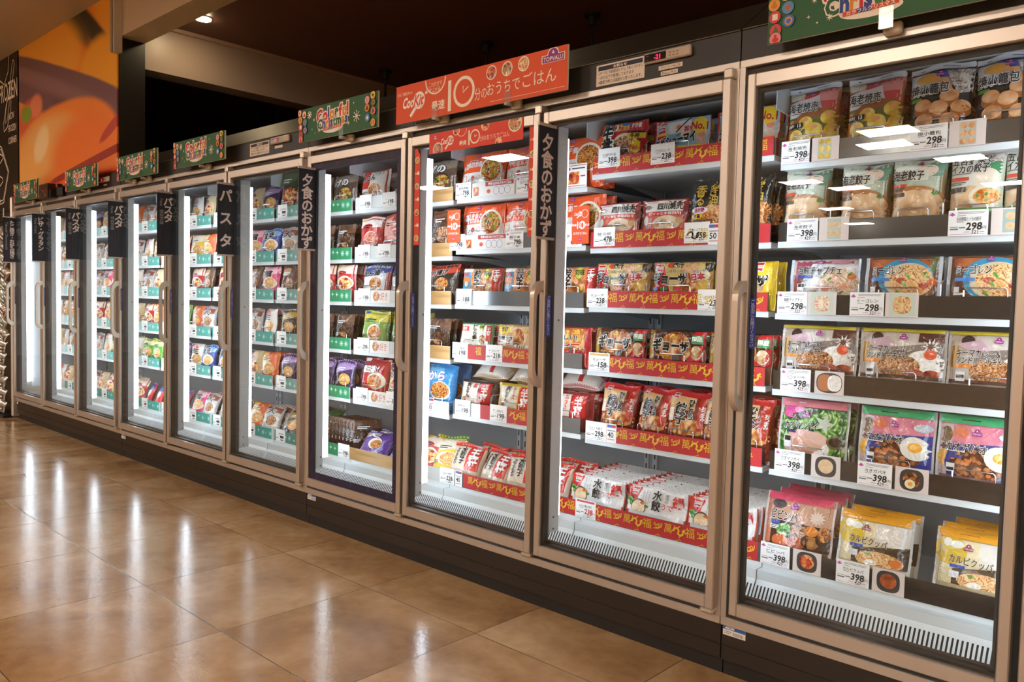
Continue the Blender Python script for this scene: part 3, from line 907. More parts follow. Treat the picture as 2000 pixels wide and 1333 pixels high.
# ------------------------------------------------------------------ frozen food packs
HID = .062          # the part of a pack hidden behind the price rail
def pack(w, h, t, base, paint=None, kind='tb', seed=1, back=None, seal=None, hid=HID, sealw=None, nu=30, nv=26, top=None):
    """film pack standing up: front toward -y, origin under its middle. kind: tb sealed top and bottom, lr sealed at the sides, tray boxy"""
    rnd = random.Random(seed)
    ph = [rnd.uniform(0, 6.28) for _ in range(6)]
    su, sv = {'tb': (0.0, .05), 'lr': (.045, 0.0), 'tray': (.02, 0.0)}[kind]
    eu, ev, pw = {'tb': (3.2, 2.2, .55), 'lr': (2.4, 3.0, .55), 'tray': (8, 7, .5)}[kind]
    def prof(a, s, e):
        p = (a - s) / (1 - 2 * s)
        if p <= 0 or p >= 1: return 0.0
        return (1 - abs(2 * p - 1) ** e) ** pw
    def dep(u, v):
        d = t / 2 * prof(u, su, eu) * prof(v, sv, ev)
        wr = (math.sin(7 * u + 9 * v + ph[0]) + math.sin(13 * u - 8 * v + ph[1]) * .7 + math.sin(19 * v + 5 * u + ph[2]) * .5) * .0013
        edge = 1 - (prof(u, su, 4) * prof(v, sv, 4))
        return d + wr * min(1, d / (t * .2) if t else 0), math.sin(10 * u + ph[3]) * .004 * edge + math.sin(9 * v + ph[4]) * .003 * edge
    def F(x, y, k):
        u, v = min(max(x / w, 0), 1), min(max(y / h, 0), 1)
        d, o = dep(u, v)
        pin = 1 - (.05 if kind == 'tb' else .0) * math.sin(PI * v) ** 2 * .8
        z = v * h + (0.0 if kind != 'tb' else .006 * math.sin(6.5 * u + ph[5]) * max(0, v - .75) * 3)
        return ((u - .5) * w * pin, -d + o - k, z)
    b = MB()
    k0 = b.mi(base); k1 = b.mi(back or base); ks = b.mi(seal or base); kt = b.mi(top or base)
    def ts(n, s):       # parameter list with a row at the seal edge
        L = [i / n for i in range(n + 1)]
        return sorted(set([round(q, 5) for q in L] + ([s, 1 - s, s + .03, 1 - s - .03] if s else [.02, .98])))
    U, V = ts(nu, su), ts(nv, sv)
    for side in (0, 1):
        i0 = len(b.v)
        for v in V:
            for u in U:
                p = F(u * w, v * h, 0)
                if side:
                    d, o = dep(u, v)
                    p = (p[0], d * .9 + o + .0004, p[2])
                b.v.append(p)
        for j in range(len(V) - 1):
            for i in range(len(U) - 1):
                q = (i0 + j * len(U) + i, i0 + j * len(U) + i + 1, i0 + (j + 1) * len(U) + i + 1, i0 + (j + 1) * len(U) + i)
                b.f.append(q if not side else q[::-1])
                um, vm = (U[i] + U[i + 1]) / 2, (V[j] + V[j + 1]) / 2
                isseal = (su and kind == 'lr' and (um < su or um > 1 - su)) or (sv and vm > 1 - (sealw or sv))
                b.m.append(ks if isseal else (k1 if side else k0))
    if paint:
        hv = h - hid
        a = Art(lambda x, y, k: F(x, y + hid, k), w, hv)
        a.bump = 4; a.step = 2; a.k = 2; a.maxlen = .014
        paint(a)
        n = len(b.v)
        b.v += a.v; b.f += [tuple(n + q for q in f) for f in a.f]; b.m += [b.mi(a.mats[i]) for i in a.m]
    me = b.mesh('pack')
    me.polygons.foreach_set('use_smooth', [True] * len(me.polygons))
    return me

P = film
K, Wt, Rd, Ye, Pu, Gr, Bu, Or = P('15130f'), P('f1f1ee'), P('c81f24'), P('f2cf1c'), P('9c2a86'), P('3f8f4a'), P('2d4fa8'), P('ec5a22')
fGyoza = ramp_mat('food_gyoza_brown', 'strands', ['8c4a20', 'b86c34', 'd89a5c', 'e8c494'], 20, stretch=(1, 1, .5))
fGyozaP = ramp_mat('food_gyoza_pale', 'grain', ['b98a5c', 'dcbb92', 'efdcc0'], 16)
fShu = ramp_mat('food_shumai', 'grain', ['a87a1c', 'd6ae3a', 'ecd06a', 'f0dc9a'], 24)
fBun = ramp_mat('food_bun', 'grain', ['b06a3c', 'd69a68', 'e8bd92'], 30)
fNood = ramp_mat('food_noodles', 'strands', ['9c5a2a', 'd8a463', 'f0d7a4', 'c9743c'], 34)
fNoodP = ramp_mat('food_glass_noodles', 'strands', ['b98a68', 'e0c4a0', 'f0e4d0', 'd98a70'], 30)
fMeat = ramp_mat('food_minced_meat', 'chunks', ['3a1d12', '6a3a22', 'a8683c', 'd08850'], 95)
fCurry = ramp_mat('food_curry', 'strands', ['5a2a14', '94552c', 'c28a56', 'd8b48a'], 55)
fRice = ramp_mat('food_rice', 'grain', ['cfcac0', 'ece8e0', 'fbfaf6'], 160)
fBeef = ramp_mat('food_beef', 'strands', ['4a2a1c', '8a5a40', 'b98c6c', 'd9b896'], 40)
fChick = ramp_mat('food_fried_chicken', 'strands', ['6a2f12', 'a85a22', 'd08a44', 'e8b46c'], 38)
fVeg = ramp_mat('food_mixed_vegetables', 'chunks', ['8a2418', 'd8742c', '5d7d2a', 'e8c46a', '2f3a1c'], 70)
fLeaf = ramp_mat('food_leaves', 'strands', ['173f1a', '2f7a33', '7fb84a', 'd8e8c0'], 18)
fDark = ramp_mat('food_dark_dish', 'chunks', ['1c120c', '4a2c1a', '8a5a34', 'c0884c'], 48)
fPink = ramp_mat('food_pink_meat', 'strands', ['9a3a2c', 'd07a68', 'eab0a0'], 26)
fPasta = ramp_mat('food_pasta', 'strands', ['b0662c', 'e0a860', 'f2d9a0'], 44)
fPizza = ramp_mat('food_tomato', 'chunks', ['7a1c12', 'c8442a', 'e89a4c', 'f0dca0'], 60)

def emblem(a, x, y, s, col=None, yellow=False):
    """arched house-brand plate"""
    c = P('e8b81c') if yellow else (col or Pu)
    r = s * a.h / a.w
    a.ell(x, y + s * .18, s * .30, s * .34, c, n=14, rings=1)
    a.rect(x - .5 * r, y - s * .26, x + .5 * r, y + s * .14, c)
    a.text('TOPVALU', x, y - s * .05, s * .17, P('f6e9f2') if not yellow else K, fit=r * .86)
    a.star(x, y + s * .27, s * .11, P('f6e9f2'), n=3, inner=.5, rot=PI / 2)
def red_plate(a, x, y, s):
    """red and white maker's plate with blue wave"""
    r = s * a.h / a.w
    a.poly([(x - .52 * r, y - .42 * s), (x + .46 * r, y - .42 * s), (x + .54 * r, y + .44 * s), (x - .44 * r, y + .44 * s)], Wt)
    a.poly([(x - .40 * r, y + .18 * s), (x + .46 * r, y + .18 * s), (x + .48 * r, y + .38 * s), (x - .38 * r, y + .38 * s)], Rd)
    a.text('AJINOMOTO', x, y + .04 * s, s * .16, K, fit=r * .84)
    a.poly([(x - .46 * r, y - .12 * s), (x + .40 * r, y - .12 * s), (x + .38 * r, y - .36 * s), (x + .05 * r, y - .30 * s), (x - .2 * r, y - .20 * s)], Rd)
    a.poly([(x - .46 * r, y - .36 * s), (x - .1 * r, y - .30 * s), (x - .28 * r, y - .16 * s), (x - .45 * r, y - .2 * s)], P('3b7fd0'))
def small_print(a, x, y, w, n=3, col=None, lh=.03):
    for i in range(n):
        a.rect(x, y - i * lh, x + w * (1 - .25 * (i == n - 1)), y - i * lh + lh * .45, col or P('57534e'), n=(2, 1))
def oosho(a, x, y, w, h, top='大阪', two='王将'):
    a.rect(x - w / 2, y - h / 2, x + w / 2, y + h / 2, Rd)
    a.text(top, x, y + h * .36, h * .14, Wt, bold=.02)
    a.text(two, x, y + h * .10, h * .30, Wt, bold=.035, vert=True, gap=1.08)

def p_ebishu(a):
    a.rect(0, 0, 1, .90, P('d8a9a4'))
    a.poly([(.28, .90), (1, .90), (1, .45), (.45, .60)], P('c8433f')); a.rect(.6, .70, 1, .9, P('d88a86'))
    a.poly([(0, .9), (.42, .9), (.2, .76), (0, .7)], P('7d6f66')); a.ell(.12, .86, .2, .09, P('d9d6bd'))
    a.rect(0, .0, .22, .55, P('dc8a42')); a.poly([(.05, .72), (.62, .82), (.72, .55), (.05, .42)], P('e3d2d2'))
    a.ell(.66, .22, .52, .36, P('9a5a30')); a.ell(.66, .12, .50, .32, P('6e6a38'))
    for x, y, r in ((.42, .34, .13), (.86, .40, .14), (.60, .20, .15), (.94, .18, .14), (.24, .12, .13), (.78, .05, .15), (.45, .0, .13)):
        a.ell(x, y, r, r * .85, fShu, n=14); a.ell(x, y + r * .35, r * .4, r * .22, P('e39a78'), n=10, rings=1)
    a.rect(.05, .40, .24, .44, P('3f6a40')); a.rect(.05, .25, .22, .34, K); a.rect(.24, .25, .38, .34, K)
    a.text('個約', .13, .295, .05, Wt); a.text('13', .31, .295, .06, Wt, bold=.02)
    a.text('海老焼売', .36, .60, .145, K, bold=.02, out=Wt, ow=.05, fit=.58)
    small_print(a, .12, .49, .5, 1); emblem(a, .52, .83, .09)
    a.rect(0, .90, 1, 1, P('dfe3ea')); small_print(a, .18, .945, .08, 1, K); small_print(a, .55, .955, .3, 1, P('8a8f98'))
def p_shoron(a):
    a.rect(0, 0, 1, .90, P('2a2622')); a.rect(0, .62, 1, .9, P('8f8a86')); a.poly([(.3, .9), (.75, .9), (.6, .75), (.32, .8)], P('4457a8'))
    a.poly([(.58, .88), (1, .88), (1, .5), (.8, .48)], ramp_mat('food_meat_grey', 'strands', ['6f655c', 'b8ada0', 'ddd5ca'], 40))
    a.poly([(0, .9), (.35, .86), (.42, .66), (.06, .52)], P('c9cfd2')); a.ell(.30, .78, .17, .09, P('e0a13a')); a.poly([(.4, .78), (.62, .76), (.74, .52), (.45, .55)], P('d99a63'))
    a.rect(.04, .42, .24, .47, P('4d9a3c')); a.rect(.0, .18, .16, .36, P('1d2530'))
    for x, y, r in ((.68, .44, .135), (.26, .33, .13), (.52, .27, .14), (.86, .26, .13), (.30, .09, .14), (.70, .07, .14)):
        a.ell(x, y - .05, r, r * .85, P('a8632f'), n=18); a.ell(x, y + .02, r, r * .72, fBun, n=18)
    a.text('焼小籠包', .36, .585, .15, P('20242c'), bold=.02, out=Wt, ow=.05, fit=.62, rot=.04)
    emblem(a, .5, .82, .11); small_print(a, .1, .5, .4, 1, Wt)
    a.rect(0, .90, 1, 1, P('dfe3ea')); small_print(a, .14, .945, .1, 1, K); small_print(a, .5, .955, .35, 1, P('8a8f98'))
def p_ebigyo(a):
    a.rect(0, 0, 1, 1, P('b9c7b4')); a.rect(0, .86, 1, 1, P('cfdccb')); a.ell(.2, .88, .3, .1, P('e6ede2')); a.ell(.86, .82, .2, .16, P('6f9a86'))
    a.ell(.68, .78, .17, .12, P('ead0c0')); a.rect(0, .60, .72, .80, P('dfe6dc'))
    a.ell(.45, .18, .56, .34, P('b07a4a')); a.ell(.45, .12, .52, .32, P('ddb287'))
    for x, y, rx, ry, r in ((.34, .30, .22, .12, .5), (.78, .28, .2, .13, -.6), (.55, .10, .26, .13, .2), (.2, .08, .2, .11, 1.0)):
        a.ell(x, y, rx, ry, fGyozaP, n=18, rot=r)
    a.ell(.86, .38, .05, .04, P('4c8a3c')); a.rect(.04, .50, .32, .555, P('d8523a')); a.rect(0, .33, .30, .40, P('5b5147'))
    a.text('海老餃子', .33, .70, .15, P('23211e'), bold=.02, out=Wt, ow=.04, fit=.62)
    emblem(a, .52, .93, .10); small_print(a, .05, .62, .4, 1); small_print(a, .05, .47, .25, 2)
def p_gomoku(a):
    a.rect(0, 0, 1, 1, P('e2e6de')); a.rect(.6, .75, 1, 1, P('c9b3b0')); a.poly([(.62, .8), (1, .84), (1, .62), (.75, .66)], P('3f8c5a')); a.rect(0, .1, 1, .3, P('cfd8c4'))
    a.ell(.72, .52, .2, .2, P('e8dcc8')); a.ell(.3, .28, .26, .14, fGyozaP, rot=.4); a.ell(.74, .26, .26, .19, P('e9dfc9')); a.ell(.74, .26, .2, .13, ramp_mat('food_orange_filling', 'chunks', ['c05a1c', 'e89a48', 'f0d090', '6a8a3a'], 90))
    a.ell(.2, .1, .24, .1, fGyozaP); a.rect(0, 0, 1, .08, P('6aa25c'))
    a.text('五目野菜と', .42, .88, .13, P('23211e'), bold=.02, out=Wt, ow=.05, fit=.78); a.text('イカの餃子', .40, .73, .13, P('23211e'), bold=.02, out=Wt, ow=.05, fit=.72)
    a.rect(.04, .53, .40, .59, P('d8573f')); a.rect(.02, .34, .36, .42, P('4a443e')); small_print(a, .05, .64, .5, 1); small_print(a, .05, .49, .3, 2)
def noodle_text(a, t, y, fit, x=.36, s=.2, rot=0.0):
    a.text(t, x, y, s, P('1e2430'), bold=.015, out=Wt, ow=.05, fit=fit, rot=rot)
def p_japchae(a):
    a.rect(.045, 0, .955, 1, P('a8455a')); a.rect(.045, 0, .3, .55, P('8f2f35')); a.poly([(.1, 0), (.35, .86), (.955, .86), (.955, 0)], P('d8dbe2'))
    a.ell(.72, .32, .52, .42, fNoodP); 
    for x, y, c in ((.42, .2, 'e8b0a8'), (.56, .16, 'd88878'), (.80, .22, 'e8a082'), (.7, .42, 'f0c8b8'), (.9, .5, 'd87a4a'), (.35, .05, 'c8988a')): a.ell(x, y, .11, .08, P(c), n=12)
    for x, y in ((.52, .5), (.62, .42), (.78, .06), (.4, .08), (.88, .58)): a.ell(x, y, .07, .03, P('4f8a34'), n=10, rot=.7)
    a.rect(.14, .45, .36, .53, Bu); a.rect(.14, .1, .26, .30, P('e8e8e8')); a.rect(.15, .2, .25, .29, K)
    noodle_text(a, '海鮮チャプチェ', .66, .64, x=.46); emblem(a, .46, .90, .16); small_print(a, .18, .57, .3, 1, P('8a8f98')); small_print(a, .14, .38, .16, 2)
    a.rect(.62, .86, .86, .97, P('c98a96'))
def p_mie(a):
    a.rect(.045, 0, .955, 1, P('6a3a22')); a.rect(.045, .72, .955, 1, ramp_mat('food_brown_top', 'grain', ['7a3418', 'b05a30', 'd08a58'], 12)); a.rect(.86, .6, .955, 1, P('5f7a4a'))
    a.ell(.56, .42, .66, .54, P('3f9ac4'), n=28, rel='h'); a.ell(.60, .38, .58, .46, P('d8c9a8'), n=26); a.ell(.64, .36, .52, .42, fNood, n=26)
    for x, y, c in ((.66, .3, 'd8a05a'), (.80, .25, 'a83a24'), (.74, .12, 'd88a4a'), (.52, .38, 'b0442a'), (.9, .34, 'c8602c')): a.ell(x, y, .12, .08, P(c), n=12)
    for x, y in ((.82, .52), (.60, .5), (.56, .3), (.5, .05)): a.ell(x, y, .10, .03, P('5a9a34'), n=10, rot=-.9)
    a.rect(.12, .36, .36, .44, P('3f86d8')); a.rect(.11, .08, .18, .22, P('e3e3e3')); a.rect(.185, .14, .24, .22, P('4a2f20')); a.rect(.11, .02, .24, .07, P('e3e3e3'))
    noodle_text(a, 'ミーゴレン', .63, .42, x=.34, rot=.03); emblem(a, .52, .91, .16); small_print(a, .13, .52, .22, 1); small_print(a, .12, .31, .2, 2)
def p_keema(a):
    a.rect(.03, 0, .97, .93, P('cdc3bb')); a.rect(.03, .55, .3, .93, P('b9a89a')); a.rect(.03, .3, .14, .72, ramp_mat('food_yellow_slices', 'folds', ['c8903a', 'e8c87a', '9a5a34'], 10))
    a.ell(.22, .82, .12, .1, P('3d2a24')); a.poly([(.1, .75), (.35, .84), (.5, .6), (.3, .58)], P('c9a8b4'))
    a.poly([(.40, .62), (.97, .75), (.97, .2), (.3, .18), (.30, .45)], P('7d6f68')); a.rect(.70, .74, .97, .92, P('5a332c'))
    a.ell(.78, .34, .34, .24, fRice, n=18); a.ell(.50, .24, .40, .24, fCurry, n=20); a.ell(.68, .12, .18, .08, P('9a3f26')); a.ell(.86, .12, .14, .08, ramp_mat('food_tandoori', 'chunks', ['5a1a10', 'a03a22', 'c8693c'], 60))
    a.star(.84, .66, .17, P('e6e0dc'), n=10, inner=.45); a.star(.84, .66, .10, P('6a4a42'), n=8, inner=.5); a.ell(.84, .50, .11, .10, P('d8542a'))
    a.rect(.03, 0, .97, .07, P('4a3430')); a.rect(.11, .30, .28, .37, P('e08a3a')); a.rect(.11, .04, .22, .22, P('e6e6e6')); a.rect(.12, .10, .21, .16, P('3a2a20'))
    a.text('キーマカレー&', .34, .58, .13, P('26211e'), bold=.02, out=Wt, ow=.045, fit=.46); a.text('タンドリーチキン', .36, .44, .12, P('26211e'), bold=.02, out=Wt, ow=.045, fit=.50)
    emblem(a, .54, .82, .15); a.rect(.03, .93, .97, 1.0, P('d6c02a'))
def p_khao(a):
    a.rect(.03, 0, .97, .84, fLeaf); a.ell(.2, .78, .2, .14, P('d64a9a')); a.ell(.32, .80, .1, .07, P('e88ac0')); a.poly([(.2, .70), (.5, .84), (.62, .80), (.3, .58)], P('3a3a34'))
    a.ell(.42, .16, .40, .28, P('d8a8a0'), n=22); a.ell(.56, .1, .30, .22, fRice, n=20)
    for i in range(4): a.ell(.42 + i * .07, .12 + i * .06, .24 - i * .02, .11, P(('b8836c', 'c8947c', 'd0a48e', 'd8b0a0')[i]), n=16, rot=-.4)
    a.ell(.86, .26, .15, .13, P('5a5a34')); a.ell(.86, .26, .11, .085, P('1c120e')); a.star(.70, .58, .20, P('c0cabd'), n=5, inner=.4)
    a.rect(.12, .08, .24, .30, P('e6e6e6')); a.rect(.13, .2, .23, .29, P('2a2420')); a.rect(.16, .36, .30, .41, P('3a2a66'))
    a.text('カオマンガイ', .37, .50, .13, P('20201e'), bold=.02, out=Wt, ow=.045, fit=.50); emblem(a, .44, .70, .14)
    a.rect(.03, .86, .97, 1, P('d9808f')); small_print(a, .3, .93, .14, 1, Wt)
def p_gapao(a):
    a.rect(.03, 0, .97, .86, P('d97f96')); a.rect(.03, 0, .2, .84, P('c9bfc0')); a.ell(.12, .66, .1, .14, P('7a5a30')); a.rect(.05, .4, .19, .52, P('6a2f22')); a.ell(.1, .28, .1, .14, P('e0a83a')); a.ell(.3, .72, .12, .1, P('dc7a58'))
    a.poly([(.18, .52), (.97, .58), (.97, .0), (.16, .0), (.12, .22)], P('2a3a8c')); a.ell(.52, .20, .42, .26, fMeat, n=22)
    a.ell(.78, .34, .24, .20, P('e6e6dc'), n=20, rot=-.3); a.ell(.78, .36, .11, .085, P('f0a83a'), n=14); a.ell(.76, .37, .06, .045, P('f6c870'), n=12)
    for x, y in ((.56, .1), (.66, .06), (.42, .26), (.72, .02)): a.ell(x, y, .04, .03, P('d8743c'), n=8)
    a.rect(.15, .06, .26, .20, P('dfe3ea')); a.rect(.16, .08, .25, .13, P('2a2a30')); a.rect(.18, .29, .34, .345, P('3a3f8a')); a.ell(.86, .70, .14, .07, P('b9c0c8'))
    a.text('カオガパオ', .38, .47, .13, P('1e1c22'), bold=.02, out=Wt, ow=.045, fit=.50, rot=-.03); emblem(a, .50, .72, .15); small_print(a, .18, .40, .24, 1, Wt)
    a.rect(.03, .86, .97, 1, P('3bb074')); small_print(a, .3, .92, .3, 1, K)
def p_bibim(a):
    a.rect(.03, 0, .97, .86, P('c99a80')); a.rect(.03, .5, .2, .86, P('b0705a')); a.ell(.24, .78, .16, .09, P('4a4448')); a.rect(.03, .0, .16, .3, P('d0744a')); a.rect(.16, 0, .97, .46, P('3a2a20'))
    a.ell(.36, .30, .17, .12, fLeaf); a.ell(.56, .32, .17, .13, fBeef); a.ell(.74, .36, .12, .1, P('d8822c')); a.ell(.32, .08, .18, .12, P('d0693c')); a.ell(.54, .08, .18, .12, P('b0522c')); a.ell(.76, .14, .2, .12, fDark); a.ell(.90, .34, .1, .14, fChick)
    a.text('ビビンバ', .34, .56, .16, P('1e1a18'), bold=.025, out=Wt, ow=.05, fit=.40, rot=-.05); emblem(a, .48, .76, .16); a.star(.80, .62, .15, P('ddc8b8'), n=12, inner=.6)
    a.rect(.15, .39, .30, .46, Bu); small_print(a, .15, .35, .14, 3, Wt); a.rect(.03, .86, .97, 1, P('d84a68'))
def p_kalbi(a):
    a.rect(.03, 0, .97, .82, P('dccfa8')); a.ell(.2, .6, .3, .26, P('d9b93a')); a.ell(.28, .72, .12, .07, P('eff0e8')); a.ell(.16, .74, .08, .08, P('eff0e8')); a.rect(.55, .4, .97, .82, P('dad5cc')); a.poly([(.25, .28), (.97, .44), (.97, 0), (.25, 0)], P('4a3a2c'))
    a.ell(.62, .10, .44, .17, fNood, n=20); a.ell(.84, .10, .12, .08, P('d87a3a')); a.ell(.52, .04, .12, .06, fRice); a.ell(.48, .2, .06, .03, P('5a8a34'))
    a.text('カルビクッパ', .46, .44, .13, P('2a2622'), bold=.012, out=P('efe9d8'), ow=.03, fit=.52, rot=-.06); emblem(a, .42, .68, .16, P('8a2f4a'))
    a.rect(.22, .30, .40, .36, Bu); a.rect(.22, .12, .34, .24, P('d5d8da')); a.rect(.03, .84, .97, 1, P('eda51e')); small_print(a, .3, .92, .3, 1, P('a86a14'))
def p_gyudon(a):
    a.rect(.02, 0, .98, 1, P('b81e26')); a.rect(.02, 0, .09, 1, P('d8401e')); a.rect(.085, 0, .10, 1, P('e0b03a'))
    a.ell(.58, .22, .48, .42, P('e3cfae'), n=22); a.ell(.58, .20, .42, .36, fBeef, n=22)
    a.rect(.35, .72, .66, .93, P('e8d060')); a.ell(.42, .83, .10, .10, Rd); a.text('3', .42, .83, .16, Wt, bold=.04); a.text('袋入', .56, .78, .10, Rd, bold=.02); a.ell(.58, .90, .14, .045, P('3f7fc8'))
    a.rect(.68, .68, .94, .95, P('c8202a')); a.text('すき家', .80, .84, .12, Wt, bold=.03, fit=.2); a.rect(.66, .62, .96, .67, K); a.rect(.66, .45, .98, .61, P('d8b82a')); a.text('牛丼', .80, .53, .11, K, bold=.03)
    a.star(.82, .22, .20, P('d8c22a'), n=18, inner=.8); a.text('No.1', .82, .22, .15, Rd, bold=.03, fit=.2)
    a.text('牛丼', .22, .70, .36, K, bold=.06, out=Wt, ow=.06, vert=True, gap=1.1)
def p_ebishumai(a):
    a.rect(.02, 0, .98, 1, P('8fc0dc')); a.rect(.02, 0, .26, 1, P('cf3238')); a.rect(.24, .5, .7, .9, P('dfe6e4'))
    a.ell(.46, .72, .2, .18, P('e8ddd6')); a.ell(.48, .70, .09, .08, P('e08a74')); a.ell(.62, .5, .2, .18, P('ead8cc')); a.ell(.9, .3, .22, .26, P('d8b8a0')); a.ell(.88, .4, .1, .1, P('e08a74'))
    a.poly([(.66, .98), (.7, .98), (.46, .52), (.44, .54)], P('5a2a20')); a.ell(.50, .45, .1, .03, P('5a9a3a'), rot=.4)
    a.ell(.84, .70, .24, .27, P('e8c422'), n=24); a.text('No.1', .84, .68, .24, P('b8242a'), bold=.03, fit=.24); a.text('旨!', .66, .6, .16, Rd, bold=.03, out=Wt, ow=.04)
    red_plate(a, .18, .78, .30); a.text('エビシューマイ', .44, .27, .26, K, bold=.06, out=Wt, ow=.05, fit=.74, rot=.10); a.rect(.06, .46, .32, .55, P('d8b040')); a.rect(.02, 0, .98, .07, P('e8c848'))
def p_shisen(a):
    a.rect(.03, 0, .97, 1, P('8a1f22')); a.rect(.05, .58, .95, .94, P('e8e6e2')); a.rect(.05, .42, .95, .57, P('cf3a30')); a.rect(.05, 0, .95, .42, P('c8604a'))
    a.ell(.60, .18, .48, .26, P('e8d6c0'), n=20)
    for x, y in ((.4, .14), (.56, .24), (.72, .14), (.86, .26)): a.ell(x, y, .13, .10, fGyozaP, n=14)
    a.ell(.15, .30, .12, .16, P('dcd8d2')); a.text('四川焼売', .66, .74, .20, K, bold=.02, fit=.52); a.text('陳建一', .20, .72, .12, P('6a2a24'), bold=.01, fit=.2); small_print(a, .12, .88, .34, 1, Rd)
    a.star(.62, .94, .05, P('b03a44'), n=6); a.text('ピリッと本格四川', .56, .50, .08, Wt, bold=.03, fit=.66)
def p_black(a):
    a.rect(0, 0, 1, 1, P('1b1712')); a.ell(.75, .22, .4, .22, fChick, n=18); a.ell(.3, .1, .24, .12, fChick)
    go = P('b89a3c'); a.text('ねぎ油が', .70, .88, .17, go, bold=.02, vert=True, gap=.95); a.text('香る', .36, .74, .2, go, bold=.02, vert=True); a.ell(.36, .34, .2, .07, P('e8d8e0')); a.text('油淋鶏', .36, .34, .08, P('a82a6a'), bold=.03, fit=.3)
    a.ell(.3, .22, .14, .06, Ye); a.text('旨塩', .3, .22, .07, K, bold=.03)
def p_gyozaA(a):
    a.rect(.02, 0, .98, 1, P('d9c27a')); a.poly([(.02, 0), (.02, 1), (.2, 1), (.34, 0)], P('c8262c')); a.ell(.66, .80, .34, .26, ramp_mat('food_filling', 'strands', ['b08a50', 'dcb884', 'e8a890'], 30), n=18); a.ell(.62, .25, .5, .36, fGyoza, n=20); a.ell(.95, .85, .12, .2, P('3a3428'))
    a.rect(.80, 0, .98, .4, P('d0a83a')); a.ell(.9, .55, .16, .16, P('e3d6b0'))
    red_plate(a, .14, .78, .34); a.ell(.34, .88, .12, .10, P('d84a2c')); a.text('肉汁', .47, .88, .17, K, bold=.03, out=P('f0e6c8'), ow=.03); a.text('じゅわ〜ん!!', .44, .68, .12, P('6a4a20'), bold=.01, out=Wt, ow=.03, fit=.32)
    a.text('ギョーザ', .34, .42, .30, K, bold=.07, out=Wt, ow=.05, fit=.60); a.text('日本', .82, .48, .20, P('b82430'), bold=.05, out=Wt, ow=.06, rot=.12); a.text('ギョーザ', .84, .66, .09, P('3a4a8a'), bold=.03, out=Wt, ow=.04, rot=.1)
    a.rect(.05, .02, .16, .13, P('4a5a9a')); a.rect(.2, .02, .32, .14, P('2f7a44')); a.rect(.42, .02, .58, .14, P('c82a30'))
def p_yel(a):
    a.rect(.02, 0, .98, 1, P('eec81e')); a.ell(.5, .2, .6, .3, P('f0d9a0')); a.ell(.7, .15, .3, .2, fGyozaP, n=16); red_plate(a, .74, .80, .36); a.text('しょうが', .5, .56, .13, P('5a4a14'), bold=.02, out=Wt, ow=.03)
    a.text('ギョーザ', .54, .36, .28, K, bold=.07, out=Wt, ow=.05, fit=.74)
def p_gyozaT(a):
    a.rect(.02, 0, .98, 1, P('4a2a1c')); a.ell(.52, .40, .62, .56, fGyoza, n=26); a.rect(.02, 0, .15, 1, P('b8963c')); a.rect(.15, .1, .165, 1, P('c82428')); a.text('パリッ', .08, .82, .15, K, bold=.02, out=P('efe0b0'), ow=.03, vert=True, gap=.95)
    a.rect(.80, .62, .98, 1, P('d0242a')); a.rect(.80, .58, .97, .86, P('2f8a46')); a.text('国産', .885, .74, .14, Wt, bold=.03); a.poly([(.72, 0), (.98, 0), (.98, .55), (.86, .48)], P('c02026')); a.ell(.88, .28, .2, .24, ramp_mat('food_half_gyoza', 'chunks', ['a87848', 'dcc09c', 'efe2cc'], 60), n=16)
    emblem(a, .48, .80, .2, yellow=True); a.text('ギョーザ', .46, .48, .32, K, bold=.06, out=Wt, ow=.05, fit=.62, rot=-.05); a.rect(.2, .10, .46, .18, P('d88a2c')); a.rect(.5, .0, .62, .16, P('6a6460'))
def p_hito(a):
    a.rect(0, 0, 1, .86, P('7a2a1c')); a.rect(0, .55, .7, .86, P('d8b078')); a.ell(.55, .16, .45, .2, fGyoza, n=20); a.rect(.78, .1, 1, .86, P('b8301e')); a.rect(0, .3, .2, .6, P('e8d8c0'))
    a.rect(0, .86, 1, 1, P('c8262a')); red_plate(a, .22, .86, .15); a.text('ひとくち', .62, .74, .13, K, bold=.04, out=Wt, ow=.04, vert=True, gap=.85); a.text('餃子', .38, .58, .22, K, bold=.04, out=Wt, ow=.04, vert=True, gap=1.05, rot=-.06); a.text('おつまみ', .9, .62, .08, Wt, bold=.02, vert=True)
def p_sui(a):
    a.rect(.02, 0, .98, 1, P('e3e4e6')); a.poly([(.02, .36), (.02, 1), (.26, 1), (.20, .5)], P('d03a34')); red_plate(a, .14, .78, .34); a.ell(.22, .16, .36, .34, P('6a4a3c'), n=20); a.ell(.22, .14, .32, .30, fGyozaP, n=20); a.ell(.06, .36, .15, .18, fLeaf); a.ell(.3, .34, .14, .05, P('d8742c')); a.ell(.36, .24, .1, .05, P('4f7a3a'))
    for i in range(3): small_print(a, .30 + i * .05, .86 - i * .03, .012, 9, P('77757a'), lh=.055)
    a.text('水餃', .54, .72, .32, K, bold=.03, vert=True, gap=1.2); a.text('厚皮', .70, .76, .15, P('4a4438'), bold=.01, vert=True); a.text('うで', .72, .36, .2, P('c8302c'), bold=.02); a.text('鍋', .87, .60, .36, P('c8302c'), bold=.03)
